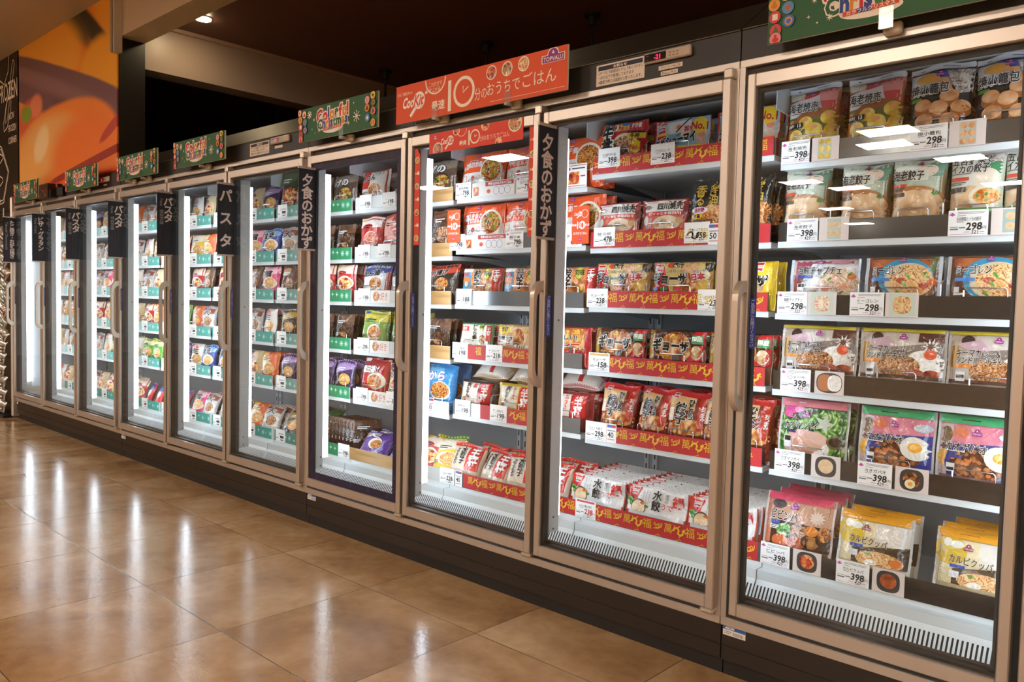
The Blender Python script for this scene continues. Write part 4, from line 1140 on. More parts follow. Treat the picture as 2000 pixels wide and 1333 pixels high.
def p_ck(title, food, two=None):
    def f(a):
        a.rect(.02, 0, .98, 1, Or); a.rect(.02, 0, .98, .36, P('e6e2de')); a.rect(.06, .08, .2, .28, P('dba090')); a.ell(.36, .18, .09, .08, P('e0502c')); a.ring(.50, .18, .07, .085, P('d88a78')); a.rect(.075, .1, .185, .26, P('efece8'))
        a.ell(.74, .40, .40, .40, P('efe8dc'), n=24); a.ell(.74, .38, .35, .35, food, n=24)
        a.text('CooKit', .13, .56, .15, Wt, bold=.03, fit=.2, skew=.2); a.ell(.205, .56, .09, .10, Wt); a.text('Kit', .205, .57, .1, Or, bold=.02, skew=.2); a.line([(.17, .48), (.13, .42)], .035, Wt)
        a.text(title, .40, .60, .15, Wt, bold=.02, fit=.34)
        if two: a.text(two, .40, .45, .13, Wt, bold=.02, fit=.36)
        emblem(a, .44, .87, .17); small_print(a, .26, .73, .28, 1, Wt)
    return f
def p_osg(a):
    a.rect(.02, 0, .98, 1, P('d8894c')); a.ell(.66, .3, .42, .4, fGyoza, n=20); a.rect(.02, 0, .27, 1, P('3f8fb8')); a.rect(.04, .36, .25, .6, P('d87a3c')); a.ell(.15, .3, .1, .12, fGyozaP); a.rect(.02, .82, .3, .97, Wt); a.text('100', .14, .72, .16, P('c8242a'), bold=.04, out=Wt, ow=.03)
    a.text('餃子', .44, .70, .34, K, bold=.04, out=Wt, ow=.05, vert=True, gap=1.2); a.ell(.68, .74, .17, .22, P('b8cf3a'), n=18); a.text('羽根', .69, .76, .17, K, bold=.03); a.rect(.84, 0, .98, 1, P('c02a28')); a.text('王将', .91, .78, .22, Wt, bold=.03, vert=True, gap=1.1, rot=.1); a.text('フタ', .74, .12, .13, Ye, bold=.04, out=K, ow=.02)
def p_han(a):
    a.rect(.02, 0, .98, 1, P('4a8a5a')); a.rect(.05, 0, .95, .92, P('e0d8c8')); a.ell(.3, .2, .2, .2, P('e9e2d4')); a.ell(.74, .26, .2, .22, fVeg); a.rect(.05, .62, .34, .84, P('d84a34')); a.text('焼き', .2, .73, .13, Wt, bold=.03); a.text('にら饅', .52, .80, .22, K, bold=.03, out=Wt, ow=.03, vert=True, gap=1.15); a.ell(.70, .82, .12, .15, P('a8cf3a')); a.text('羽根', .7, .83, .11, K, bold=.03); a.rect(.86, .2, .97, .9, Rd); a.text('王将', .915, .72, .16, Wt, bold=.03, vert=True)
def p_pus(a):
    a.rect(.02, 0, .98, 1, P('d9b48a')); a.ell(.6, .45, .4, .4, fGyoza, n=18); a.poly([(.05, .98), (.45, .98), (.38, .62), (.14, .58)], P('ead02a')); a.text('王将', .25, .8, .16, K, bold=.03); a.rect(.05, .12, .5, .5, P('efeeea')); a.text('羽根つき', .28, .40, .14, K, bold=.03, fit=.4); a.text('チーズ', .26, .22, .15, P('c8302c'), bold=.04, fit=.36); a.text('フタ', .86, .72, .14, Ye, bold=.04, out=K, ow=.03); a.rect(.55, .02, .9, .14, P('d8d4cc')); a.text('ぎょうざ', .72, .08, .1, K, bold=.03)
def p_curry(a):
    a.rect(.02, 0, .98, 1, P('c8262a')); a.rect(.02, .1, .9, .94, ramp_mat('food_curry_gyoza', 'strands', ['a8602a', 'd89a4c', 'f0d08a'], 20, stretch=(1, 1, .5))); a.text('美味しい!', .45, .58, .17, K, bold=.03, out=Wt, ow=.04, fit=.6); a.text('カレー', .5, .30, .25, P('c8262a'), bold=.05, out=Wt, ow=.05, fit=.66); a.text('ぎょうざ', .76, .10, .13, K, bold=.03, out=Wt, ow=.03, fit=.34); a.text('フタ', .74, .80, .15, Ye, bold=.05, out=Rd, ow=.03)
def p_buta(bg, top, word, wc):
    def f(a):
        a.rect(.04, 0, .96, 1, P(bg)); a.rect(.05, .08, .62, .9, P(top)); a.ell(.24, .2, .26, .24, P('e3c6aa')); a.ell(.24, .16, .16, .12, P('a86a44'))
        a.text('豚まん', .36, .78, .20, K, bold=.03, out=Wt, ow=.03, vert=True, gap=1.0); a.text(word, .54, .80, .15, P(wc), bold=.03, out=Wt, ow=.03, vert=True, gap=1.0)
        oosho(a, .78, .50, .24, .84)
    return f
def p_oshR(a):
    a.rect(0, 0, 1, 1, P('d9cbb8')); a.rect(.55, 0, 1, 1, P('c8302c')); a.text('ぷるもち', .2, .7, .15, K, bold=.03, out=Wt, ow=.03, vert=True, rot=-.1); a.text('水餃子', .42, .72, .2, K, bold=.04, out=Wt, ow=.04, vert=True); a.text('王将', .77, .66, .30, Wt, bold=.04, vert=True, gap=1.1); a.rect(0, .86, 1, 1, P('d83a30')); a.text('大阪', .8, .9, .09, Wt, bold=.03)
def p_gen(seed, base, c2, food, word='', tc=None, oc=None, dark=False, arch=True):
    def f(a):
        r = random.Random(seed)
        a.rect(0, 0, 1, 1, P(base)); m = r.randrange(4)
        if m == 0: a.rect(0, .62, 1, .98, P(c2))
        elif m == 1: a.poly([(0, 1), (1, 1), (1, .7), (0, .45)], P(c2))
        elif m == 2: a.rect(.04, .3, .42, .95, P(c2))
        else: a.ell(.3, .75, .42, .2, P(c2))
        a.ell(r.uniform(.5, .68), r.uniform(.2, .3), r.uniform(.36, .46), r.uniform(.24, .30), P('e8e2d6') if not dark else P('3a3028'), n=18)
        a.ell(.60, .25, .36, .23, food, n=18)
        if arch: a.rect(.06, .88, .28, .97, P(r.choice(('c8262a', 'f0f0ee', '2d4fa8', 'e8c020'))))
        if word: a.text(word, .42 if m != 2 else .3, r.uniform(.62, .70), .24 if len(word) < 3 else .19, tc or K, bold=.04, out=oc or Wt, ow=.045, fit=.62, rot=r.uniform(-.06, .1))
        if not word: a.ell(.4, .66, .3, .09, P(c2 if m != 0 else base), n=12); small_print(a, .2, .68, .42, 2, Wt if dark else K, lh=.07)
        small_print(a, .08, .14, .22, 3, Wt if dark else P('57534e'), lh=.05)
    return f

PK = {}
def defpack(key, look, name, cat, *args, **kw):
    PK[key] = dict(look=look, name=name, cat=cat, args=args, kw=kw, me=None)
def get(key):
    d = PK[key]
    if d['me'] is None:
        d['me'] = pack(*d['args'], **d['kw'])
    return d
lg = P('dfe3ea')
defpack('ebishu', 'pink shrimp shumai bag', 'dumpling_bag', 'food bag', .172, .252, .07, P('a8652f'), p_ebishu, 'tb', 1, seal=lg, back=P('9a6a40'))
defpack('shoron', 'black bag of round grilled buns', 'bun_bag', 'food bag', .175, .256, .07, P('26221f'), p_shoron, 'tb', 2, seal=lg)
defpack('ebigyo', 'pale green shrimp gyoza bag', 'dumpling_bag', 'food bag', .150, .236, .075, P('8f7a58'), p_ebigyo, 'tb', 3, back=P('6a5a44'))
defpack('gomoku', 'white vegetable and squid gyoza bag', 'dumpling_bag', 'food bag', .142, .238, .07, P('c9d2c0'), p_gomoku, 'tb', 4)
defpack('japchae', 'crimson and white seafood noodle bag', 'noodle_bag', 'food bag', .226, .178, .05, P('c8c0c0'), p_japchae, 'lr', 5, seal=P('c3cfdf'))
defpack('mie', 'blue plate fried noodle bag', 'noodle_bag', 'food bag', .222, .180, .05, P('6a4a34'), p_mie, 'lr', 6, seal=P('c3cfdf'))
defpack('keema', 'yellow-topped curry and chicken bag', 'curry_bag', 'food bag', .252, .214, .06, P('a89a90'), p_keema, 'lr', 7, seal=P('b9b4b0'))
defpack('khao', 'pink-topped chicken rice bag with green leaves', 'rice_bag', 'food bag', .228, .238, .06, P('3a5a34'), p_khao, 'lr', 8, seal=P('cfd4d8'))
defpack('gapao', 'green-topped bag with fried egg and minced meat', 'rice_bag', 'food bag', .220, .238, .06, P('8a6a70'), p_gapao, 'lr', 9, seal=P('cfd4d8'))
defpack('bibim', 'crimson-topped rice bowl bag', 'rice_bag', 'food bag', .240, .234, .07, P('6a4a3a'), p_bibim, 'lr', 10, seal=P('cbb9b4'))
defpack('kalbi', 'orange-topped soup rice bag', 'rice_bag', 'food bag', .224, .220, .07, P('b9a884'), p_kalbi, 'lr', 11, seal=P('c9ccd0'))
defpack('gyudon', 'red beef bowl three-pack', 'beef_bowl_pack', 'food pack', .224, .198, .05, P('a81e24'), p_gyudon, 'lr', 12)
defpack('ebishumai', 'sky blue shrimp shumai pack with yellow disc', 'shumai_pack', 'food pack', .232, .178, .05, P('a8bcc8'), p_ebishumai, 'lr', 13, seal=P('b82a30'))
defpack('shisen', 'white-topped pork shumai pack with dark red edge', 'shumai_pack', 'food pack', .198, .176, .05, P('8a2a24'), p_shisen, 'lr', 14)
defpack('black', 'black fried chicken bag with gold lettering', 'chicken_bag', 'food bag', .150, .236, .06, P('1b1712'), p_black, 'tb', 15)
defpack('gyozaA', 'red and yellow gyoza pack with big black lettering', 'gyoza_pack', 'food pack', .250, .172, .045, P('b88a4a'), p_gyozaA, 'tray', 16)
defpack('yel', 'bright yellow ginger gyoza pack', 'gyoza_pack', 'food pack', .236, .170, .045, P('d8b41e'), p_yel, 'tray', 17)
defpack('gyozaT', 'brown gyoza pack with green tag', 'gyoza_pack', 'food pack', .248, .170, .045, P('6a3a22'), p_gyozaT, 'tray', 18)
defpack('hito', 'red-topped bite-size gyoza bag', 'gyoza_bag', 'food bag', .165, .224, .07, P('7a2a1c'), p_hito, 'tb', 19, seal=P('c8262a'))
defpack('sui', 'white water dumpling pack', 'dumpling_pack', 'food pack', .268, .160, .032, P('d5d7da'), p_sui, 'lr', 20, seal=P('c0392f'))
for k_, (t_, t2, fd) in enumerate((('黒酢酢豚', None, fVeg), ('えびと豆腐', 'の塩あん', fGyozaP), ('白身魚の', '野菜甘酢あん', fVeg), ('親子煮', None, fChick))):
    defpack('ck%d' % k_, ('orange meal kit with vinegar pork', 'orange meal kit with shrimp', 'orange meal kit with white fish and vegetables', 'orange meal kit with chicken and egg')[k_], 'meal_kit_pack', 'meal kit', .272, .206, .06, P('d8501e'), p_ck(t_, fd, t2), 'lr', 21 + k_)
defpack('osg', 'orange winged gyoza pack with black lettering', 'gyoza_pack', 'food pack', .250, .166, .045, P('b87a44'), p_osg, 'tray', 26)
defpack('han', 'green-edged leek bun pack', 'bun_pack', 'food pack', .215, .162, .045, P('5a8a5a'), p_han, 'tray', 27)
defpack('pus', 'tan gyoza pack with yellow corner', 'gyoza_pack', 'food pack', .228, .162, .045, P('c9a074'), p_pus, 'tray', 28)
defpack('curry', 'red and orange curry gyoza pack', 'gyoza_pack', 'food pack', .236, .166, .045, P('b8262a'), p_curry, 'tray', 29)
defpack('buta', 'dark pork bun bag with red label', 'bun_bag', 'food bag', .236, .160, .10, P('2a1c18'), p_buta('4a2a20', 'd8c8b8', '黒', 'c8302c'), 'lr', 30, hid=.05)
defpack('chee', 'yellow cheese pork bun bag with red label', 'bun_bag', 'food bag', .236, .164, .10, P('d8b41e'), p_buta('e0c02a', 'e3dccb', 'チーズ', 'd8442c'), 'lr', 31, hid=.05)
defpack('pork', 'crimson pork bun bag with red label', 'bun_bag', 'food bag', .236, .160, .10, P('8a1f28'), p_buta('9a222c', 'e6d8d0', 'ふっくら', 'd8442c'), 'lr', 32, hid=.05)
def p_lie(c):
    def f(a):
        a.rect(.04, 0, .96, 1, P(c)); a.rect(.04, .0, .96, .4, P('e6e2dc')); a.text('まん', .6, .68, .26, K, bold=.05); a.rect(.5, .08, .6, .3, Rd)
    return f
defpack('lie_tan', 'tan bun bag lying flat', 'bun_bag', 'food bag', .236, .150, .09, P('cdb79a'), p_lie('cdb08a'), 'lr', 33, hid=.0)
defpack('lie_pink', 'pink bun bag lying flat', 'bun_bag', 'food bag', .236, .150, .09, P('c8848c'), p_lie('c03a48'), 'lr', 34, hid=.0)
defpack('oshR', 'red and white soup dumpling bag', 'dumpling_bag', 'food bag', .19, .19, .08, P('c9b8a4'), p_oshR, 'tb', 35, seal=P('c8302c'))
defpack('grain', 'brown grilled fish bag', 'fish_bag', 'food bag', .21, .20, .05, P('6a4a30'), p_gen(1, '5a4a40', '8a7a6a', fVeg, 'げの', Wt, K, True, False), 'lr', 36)
defpack('brown', 'dark brown stew bag', 'stew_bag', 'food bag', .17, .225, .05, P('4a2a1c'), p_gen(2, '4a2a1c', '7a4a2c', fBeef, '', Wt, K, True, False), 'tb', 37, seal=P('b9b894'))
defpack('kara', 'black fried chicken bag with yellow tag', 'chicken_bag', 'food bag', .22, .19, .07, P('3a2a20'), p_gen(3, '2f2620', 'c8462a', fChick, 'から揚げ', K, Wt, True, False), 'tb', 38)
defpack('bluec', 'bright blue fried chicken bag', 'chicken_bag', 'food bag', .20, .232, .08, P('1f78b8'), p_gen(9, '1f86c8', '62b4e0', fChick, 'から', Wt, Bu, False, False), 'tb', 39)
defpack('karr', 'white and red fried chicken bag', 'chicken_bag', 'food bag', .24, .20, .06, P('b83a30'), p_gen(5, 'e0d8d0', 'c8302c', fChick, 'れんこん', K, Wt), 'lr', 40)
defpack('sauce', 'crimson and white meat sauce bag', 'meat_bag', 'food bag', .19, .22, .06, P('a82a2c'), p_gen(6, 'b82a30', 'e6dcd6', fPink, '', Wt, K), 'tb', 41)
defpack('hamb', 'red hamburg steak bag', 'meat_bag', 'food bag', .19, .225, .06, P('c83a34'), p_gen(7, 'd0483c', 'e8a898', fPink, '', Wt, Rd), 'tb', 42)
defpack('kblue', 'blue-banded white fried chicken bag', 'chicken_bag', 'food bag', .22, .195, .07, P('a83a30'), p_gen(8, 'dfe0e4', '3a4f9a', fChick, 'から揚', K, Wt), 'tb', 43)
defpack('green', 'green-topped fried chicken bag', 'chicken_bag', 'food bag', .226, .212, .07, P('5a7a3a'), p_gen(10, '7fa04a', 'd8c84a', fChick, '', K, Wt), 'tb', 44)
defpack('tats', 'red tatsuta chicken bag', 'chicken_bag', 'food bag', .23, .225, .07, P('a81e22'), p_gen(11, 'b82226', '8a1418', fChick, '竜田揚げ', Wt, K), 'tb', 45)
defpack('gold', 'gold and red chicken bag', 'chicken_bag', 'food bag', .15, .215, .06, P('c8a44a'), p_gen(12, 'd0b05a', 'c8302c', fChick, '若鶏', K, Wt), 'tb', 46)
defpack('purp', 'purple seafood tempura bag', 'tempura_bag', 'food bag', .24, .18, .07, P('4f2f86'), p_gen(13, '5f3a98', '7a58b0', fChick, '天', Wt, K), 'tb', 47)
defpack('choco', 'dark brown side dish pack', 'side_dish_pack', 'food pack', .17, .19, .025, P('3a2218'), p_gen(14, '3a241a', '5a3a28', fDark, '', None, None, True, False), 'lr', 48)
defpack('herb', 'dark green herb chicken bag', 'chicken_bag', 'food bag', .20, .285, .06, P('24402a'), p_gen(15, '2a4a2e', '3a6a3a', fPizza, '', None, None, True), 'tb', 49)
far = [('white pasta bag', 'e6e4e0', 'd8503a', fPasta, '生', 'pasta_bag'), ('black pasta bag', '26221f', 'b8963c', fPasta, '', 'pasta_bag'), ('orange pasta bag', 'd8642c', 'f0d8a0', fPasta, '', 'pasta_bag'),
       ('blue pasta bag', '2f4f9a', '7fa8d8', fPasta, '旨辛', 'pasta_bag'), ('pink pasta bag', 'd83a7a', 'f0b8c8', fPasta, '旨', 'pasta_bag'), ('silver film pasta bag', 'b9bcbe', '8a4a34', fBeef, '大', 'pasta_bag'),
       ('red pasta bag', 'c02a2c', 'f0e0d0', fPizza, '', 'pasta_bag'), ('green pasta bag', '5aa83a', 'e8e0a0', fPasta, '', 'pasta_bag'), ('yellow pasta bag', 'e0c03a', 'e8e0d0', fPasta, '', 'pasta_bag'),
       ('purple pasta bag', '3a2a58', 'a88ac0', fPasta, '', 'pasta_bag'), ('beige gratin pack', 'd8c49a', 'a85a34', fPizza, '', 'gratin_pack'), ('brown stew pasta bag', '5a3a28', 'c8a078', fBeef, '', 'pasta_bag')]
for i, (lk, c1, c2, fd, wd, nm) in enumerate(far):
    dk = c1 in ('26221f', '3a2a58', '5a3a28')
    defpack('f%d' % i, lk, nm, 'food bag', .17, .20, .055, P(c1), p_gen(50 + i, c1, c2, fd, wd, (P('e8d890') if dk else K), (K if dk else Wt), dk), 'tb' if i % 2 else 'lr', 50 + i)
defpack('redblue', 'tall red and blue snack bag', 'snack_bag', 'food bag', .11, .19, .04, P('c82430'), lambda a: (a.rect(0, 0, 1, 1, P('d02a34')), a.rect(0, .55, 1, 1, P('2a3f9a')), a.ell(.5, .35, .2, .2, P('e8e0d8'))), 'tb', 70)

PLACED = []
GUARDS = {}
_bnd = {}
def stock(d, s, key, xc, depth=0, y=None, rz=0.0, rx=-4.0, dz=0.0, rot=None, guard=True, row=None):
    """one pack resting on shelf s of door d with its middle at xc, behind the price rail or behind the pack in front"""
    p = get(key)
    zb = SZ(d, s) + .0205 if s < 6 else .3035
    tk = p['args'][2]
    R_ = rot or (math.radians(rx), 0, math.radians(rz))
    kk = (key, tuple(round(q, 3) for q in R_))
    if kk not in _bnd:
        me = p['me']; v = np.empty(len(me.vertices) * 3, np.float32); me.vertices.foreach_get('co', v); v = v.reshape(-1, 3)
        from mathutils import Euler
        q = v @ np.array(Euler(R_).to_matrix()).T
        _bnd[kk] = (q.min(0), q.max(0))
    lo, hi = _bnd[kk]
    yy = y if y is not None else .2942 - float(lo[1]) + depth * (tk + .010)
    z = zb + .0008 + dz - float(lo[2])
    o = put(p['me'], p['name'], (xc, yy, z), R_)
    o['category'] = p['cat']
    PLACED.append((o, d, s, key, xc, depth, dz > .05, row))
    if guard and depth == 0 and dz < .05:
        GUARDS.setdefault((d, s), []).append((xc, p['args'][0]))
    return o

# ------------------------------------------------------------------ stocking the shelves
def row(d, s, key, xs, deep=0, **kw):
    for x in xs:
        for q in range(deep + 1):
            rz = kw.get('rz', 0) + (0 if not q else random.Random(int(x * 1000) + q).uniform(-2.5, 2.5))
            stock(d, s, key, x + (0 if not q else random.Random(int(x * 997) + q).uniform(-.006, .008)), q, rz=rz, rx=kw.get('rx', -4), dz=0)
row(0, 1, 'ebishu', [.094, .289], 1, rx=-6); row(0, 1, 'shoron', [.475], 1, rx=-7); row(0, 1, 'shoron', [.652], 0, rx=-8)
row(0, 2, 'ebigyo', [.085, .272, .427], 1); row(0, 2, 'gomoku', [.582, .722], 1)
row(0, 3, 'japchae', [.156], 0); row(0, 3, 'mie', [.394, .628], 1)
row(0, 4, 'keema', [.143, .401, .654], 1, rx=-6)
row(0, 5, 'khao', [.136], 1, rx=-6); row(0, 5, 'gapao', [.396], 0, rx=-6); row(0, 5, 'gapao', [.622], 1, rx=-6)
row(0, 6, 'bibim', [.095], 2, rx=-12); row(0, 6, 'kalbi', [.342], 1, rx=-12); row(0, 6, 'kalbi', [.630], 2, rx=-12)

row(1, 1, 'gyudon', [-.655], 1); row(1, 1, 'ebishumai', [-.396, -.135], 2)
row(1, 2, 'shisen', [-.665, -.455], 1); row(1, 2, 'black', [-.275, -.105], 1)
row(1, 3, 'gyozaA', [-.640, -.372], 1); row(1, 3, 'yel', [-.120], 1)
row(1, 4, 'gyozaT', [-.640, -.386, -.132], 2)
for i, (x, r_) in enumerate(((-.640, 4), (-.478, -12), (-.330, 8), (-.190, -6), (-.085, 5))):
    stock(1, 5, 'hito', x, 0, rz=r_, rx=-10)
    stock(1, 5, 'hito', x + .035, 1, rz=-r_, rx=-10)
for x in (-.733, -.456, -.180):
    for q in range(8):
        stock(1, 6, 'sui', x + .002 * math.sin(q * 2.1 + x * 9), q, rx=-9 + 1.5 * math.sin(q * 1.7 + x * 5), y=.318 + q * .043, row=x)

row(2, 1, 'ck0', [-1.425], 1, rx=-5); row(2, 1, 'ck1', [-1.143], 1, rx=-5); row(2, 1, 'ck3', [-.873], 1, rx=-5)
row(2, 2, 'ck2', [-1.418], 1, rx=-5); row(2, 2, 'ck3', [-1.150], 1, rx=-5); row(2, 2, 'ck0', [-.873], 1, rx=-5)
row(2, 3, 'osg', [-1.412, -1.147, -.885], 1)
row(2, 4, 'han', [-1.434], 1); row(2, 4, 'pus', [-1.192], 1); row(2, 4, 'curry', [-.896], 1)
row(2, 5, 'buta', [-1.436], 1); row(2, 5, 'chee', [-1.192], 1); row(2, 5, 'pork', [-.896], 1)
for k_, x in (('lie_tan', -1.425), ('lie_tan', -1.185), ('lie_pink', -.90)):
    p_ = get(k_); o_ = stock(2, 5, k_, x, 0, y=.40, rot=(math.radians(-58), 0, 0), dz=.152)
for i, (x, r_, tilt) in enumerate(((-1.50, 6, -22), (-1.315, -8, -26), (-1.13, 10, -20), (-.97, -5, -16))):
    stock(2, 6, 'oshR', x, 0, rz=r_, rx=tilt)
    stock(2, 6, 'oshR', x + .04, 1, rz=-r_ * 1.4, rx=tilt - 6)
row(3, 1, 'grain', [-1.700], 1); row(3, 2, 'brown', [-1.672], 1); row(3, 3, 'kara', [-1.685], 1, rx=-8); row(3, 4, 'choco', [-1.69], 2); row(3, 5, 'bluec', [-1.685], 1, rx=-8)
for i, (k_, x, r_) in enumerate((('f8', -1.640, 12), ('f6', -1.775, -10), ('f7', -1.705, 20))):
    stock(3, 6, k_, x, 0 if i < 2 else 1, rz=r_, rx=-24)
row(3, 1, 'karr', [-2.215], 3); row(3, 1, 'kara', [-1.940], 0)
row(3, 2, 'sauce', [-2.235], 1); row(3, 2, 'hamb', [-2.040], 1); row(3, 2, 'brown', [-1.855], 0)
row(3, 3, 'kblue', [-2.195, -1.960], 1, rx=-8); row(3, 4, 'green', [-2.195, -1.950], 1); row(3, 5, 'tats', [-2.195], 1, rx=-8); row(3, 5, 'gold', [-1.995], 1)
row(3, 6, 'purp', [-2.205, -1.950], 1, rx=-38)
row(4, 1, 'grain', [-2.470, -2.700], 1); row(4, 2, 'choco', [-2.450, -2.640], 2); row(4, 3, 'f6', [-2.460, -2.650], 1); row(4, 4, 'choco', [-2.450, -2.640], 2); row(4, 5, 'f9', [-2.450, -2.640], 1)
for q in range(7):
    stock(4, 6, 'choco', -2.385 - q * .034, 0, y=.42, rot=(math.radians(-8), math.radians(0), math.radians(62)), guard=False)
row(4, 1, 'herb', [-3.010], 1); row(4, 1, 'f5', [-2.86], 0); row(4, 2, 'f5', [-3.010, -2.830], 1); row(4, 3, 'f11', [-3.010, -2.830], 1); row(4, 4, 'f1', [-3.010, -2.830], 1); row(4, 5, 'f9', [-3.010, -2.830], 1)
row(4, 6, 'f1', [-2.990], 1, rx=-30); row(4, 6, 'herb', [-2.785], 0, rx=-45)
FAR = {  # door: per shelf (left pack, its neighbour, right end neighbour, right end pack)
    5: [('f2', 'f0', 'f10', 'f9'), ('f8', 'f5', 'f4', 'f3'), ('f6', 'f8', 'f11', 'f4'), ('f0', 'f7', 'f5', 'f0'), ('f3', 'f0', 'f10', 'f2'), ('f5', 'f1', 'f2', 'f5')],
    6: [('f5', 'f0', 'f0', 'f10'), ('f2', 'f6', 'f8', 'f2'), ('f8', 'f0', 'f6', 'f11'), ('f2', 'f7', 'f2', 'f5'), ('f7', 'f9', 'f0', 'f3'), ('redblue', 'redblue', 'f4', 'f5')],
    7: [('f9', 'f2', 'f5', 'f10'), ('f11', 'f5', 'f0', 'f2'), ('f4', 'f0', 'f5', 'f10'), ('f8', 'f10', 'f6', 'f2'), ('f7', 'f0', 'f7', 'f7'), ('f8', 'f6', 'redblue', 'redblue')],
    8: [('f5', 'f9', 'f2', 'f9'), ('f10', 'f5', 'f11', 'f11'), ('f2', 'f5', 'f4', 'f0'), ('f5', 'f6', 'f10', 'f8'), ('f11', 'f5', 'f0', 'f7'), ('f5', 'f10', 'f6', 'f8')],
    9: [('f10', 'f0', 'f5', 'f5'), ('f0', 'f10', 'f10', 'f6'), ('f10', 'f0', 'f0', 'f2'), ('f0', 'f10', 'f6', 'f5'), ('f10', 'f0', 'f5', 'f11'), ('f0', 'f10', 'f10', 'f5')]}
for d in FAR:
    m = -PITCH * d
    for s, ks in enumerate(FAR[d], 1):
        for k_, dx in zip(ks, (.125, .305, .500, .670)):
            lean = -6 if s < 6 else -22
            stock(d, s, k_, m + dx, 0, rx=lean, rz=random.Random(d * 100 + s * 10 + int(dx * 10)).uniform(-8, 8))
            if dx in (.125, .670) and d < 8:
                stock(d, s, k_, m + dx + .012, 1, rx=lean)

# labels: what it is, which one, where
ORD = ['first', 'second', 'third', 'fourth', 'fifth', 'sixth', 'seventh', 'eighth', 'ninth', 'tenth']
groups = {}
for t in PLACED:
    groups.setdefault((t[1], t[2], t[3]), []).append(t)
for (d, s, key), ts in groups.items():
    look = PK[key]['look']
    cols = sorted(set(round(t[4], 2) if t[5] == 0 and t[7] is None else None for t in ts) - {None})
    fronts = sorted([t for t in ts if t[5] == min(q[5] for q in ts)], key=lambda t: t[4])
    for t in ts:
        o = t[0]
        near = min(range(len(fronts)), key=lambda i: abs(fronts[i][4] - t[4]))
        pos = ''
        if len(fronts) > 1:
            pos = ORD[near] + ' from left'
        dep = ''
        if t[5] > 0:
            dep = 'behind' if max(q[5] for q in ts) == 1 else ORD[t[5]] + ' from front'
        if t[5] > 0 and max(q[5] for q in ts) == 1:
            txt = f"{look} behind the {pos if pos else 'front one'}, {SN[s]}, {DN[d]}"
        elif t[5] > 0:
            txt = f"{look}, {ORD[t[5]]} from front" + (f", {ORD[near]} row" if pos else '') + f", {SN[s]}, {DN[d]}"
        else:
            multi = max(q[5] for q in ts) > 0
            txt = look + (', ' + pos if pos else '') + (', frontmost' if multi and not pos else (' in front' if multi else '')) + f", {SN[s]}, {DN[d]}"
        wds = txt.replace(',', ' ').split()
        if len(wds) > 16:
            txt = txt.replace('bag with fried egg and minced meat', 'fried egg bag').replace('chicken rice bag with green leaves', 'chicken rice bag').replace('with big black lettering', '').replace('with vegetables', '')
            txt = txt.replace(' with white fish and vegetables', ' with fish').replace(' with yellow disc', '').replace(' with dark red edge', '').replace(' with gold lettering', '').replace(' with black lettering', '').replace(' with chicken and egg', ' with egg').replace(' with red label', '').replace(' with yellow corner', '').replace(' with green tag', '')
        o['label'] = txt
    nm = look.split(',')[0]
    if len(ts) > 1:
        for t in ts:
            t[0]['group'] = f"{look}s on the {SN[s]}, {DN[d]}"

# wire stops in front of the packs and wire dividers between them
for (d, s), lst in GUARDS.items():
    if s == 6 or d > 7:
        continue
    sh, ux = SHELF[(d, s)]
    zt = SZ(d, s) + .075
    xs = sorted(lst)
    for i, (x, w_) in enumerate(xs):
        b = MB(); hw = min(.055, w_ * .28); x -= ux
        b.tube([(x - hw, .2895, zt - .03), (x - hw, .2895, zt + .026), (x - hw + .006, .2895, zt + .033), (x + hw - .006, .2895, zt + .033), (x + hw, .2895, zt + .026), (x + hw, .2895, zt - .03)], .0021, wire, n=6)
        b.build('wire_guard', sh, smooth=True)
        gap_ = (xs[i + 1][0] - xs[i + 1][1] / 2 - xs[i][0] - xs[i][1] / 2) if i + 1 < len(xs) else 0
        if gap_ > .006:
            gx = (xs[i][0] + xs[i][1] / 2 + xs[i + 1][0] - xs[i + 1][1] / 2) / 2 - ux
            b = MB(); z0 = zt - .052
            b.tube([(gx, .296, z0), (gx, .296, z0 + .095), (gx, .306, z0 + .105), (gx, .62, z0 + .105), (gx, .63, z0 + .095), (gx, .63, z0)], .0021, wire, n=6)
            b.build('wire_divider', sh, smooth=True)

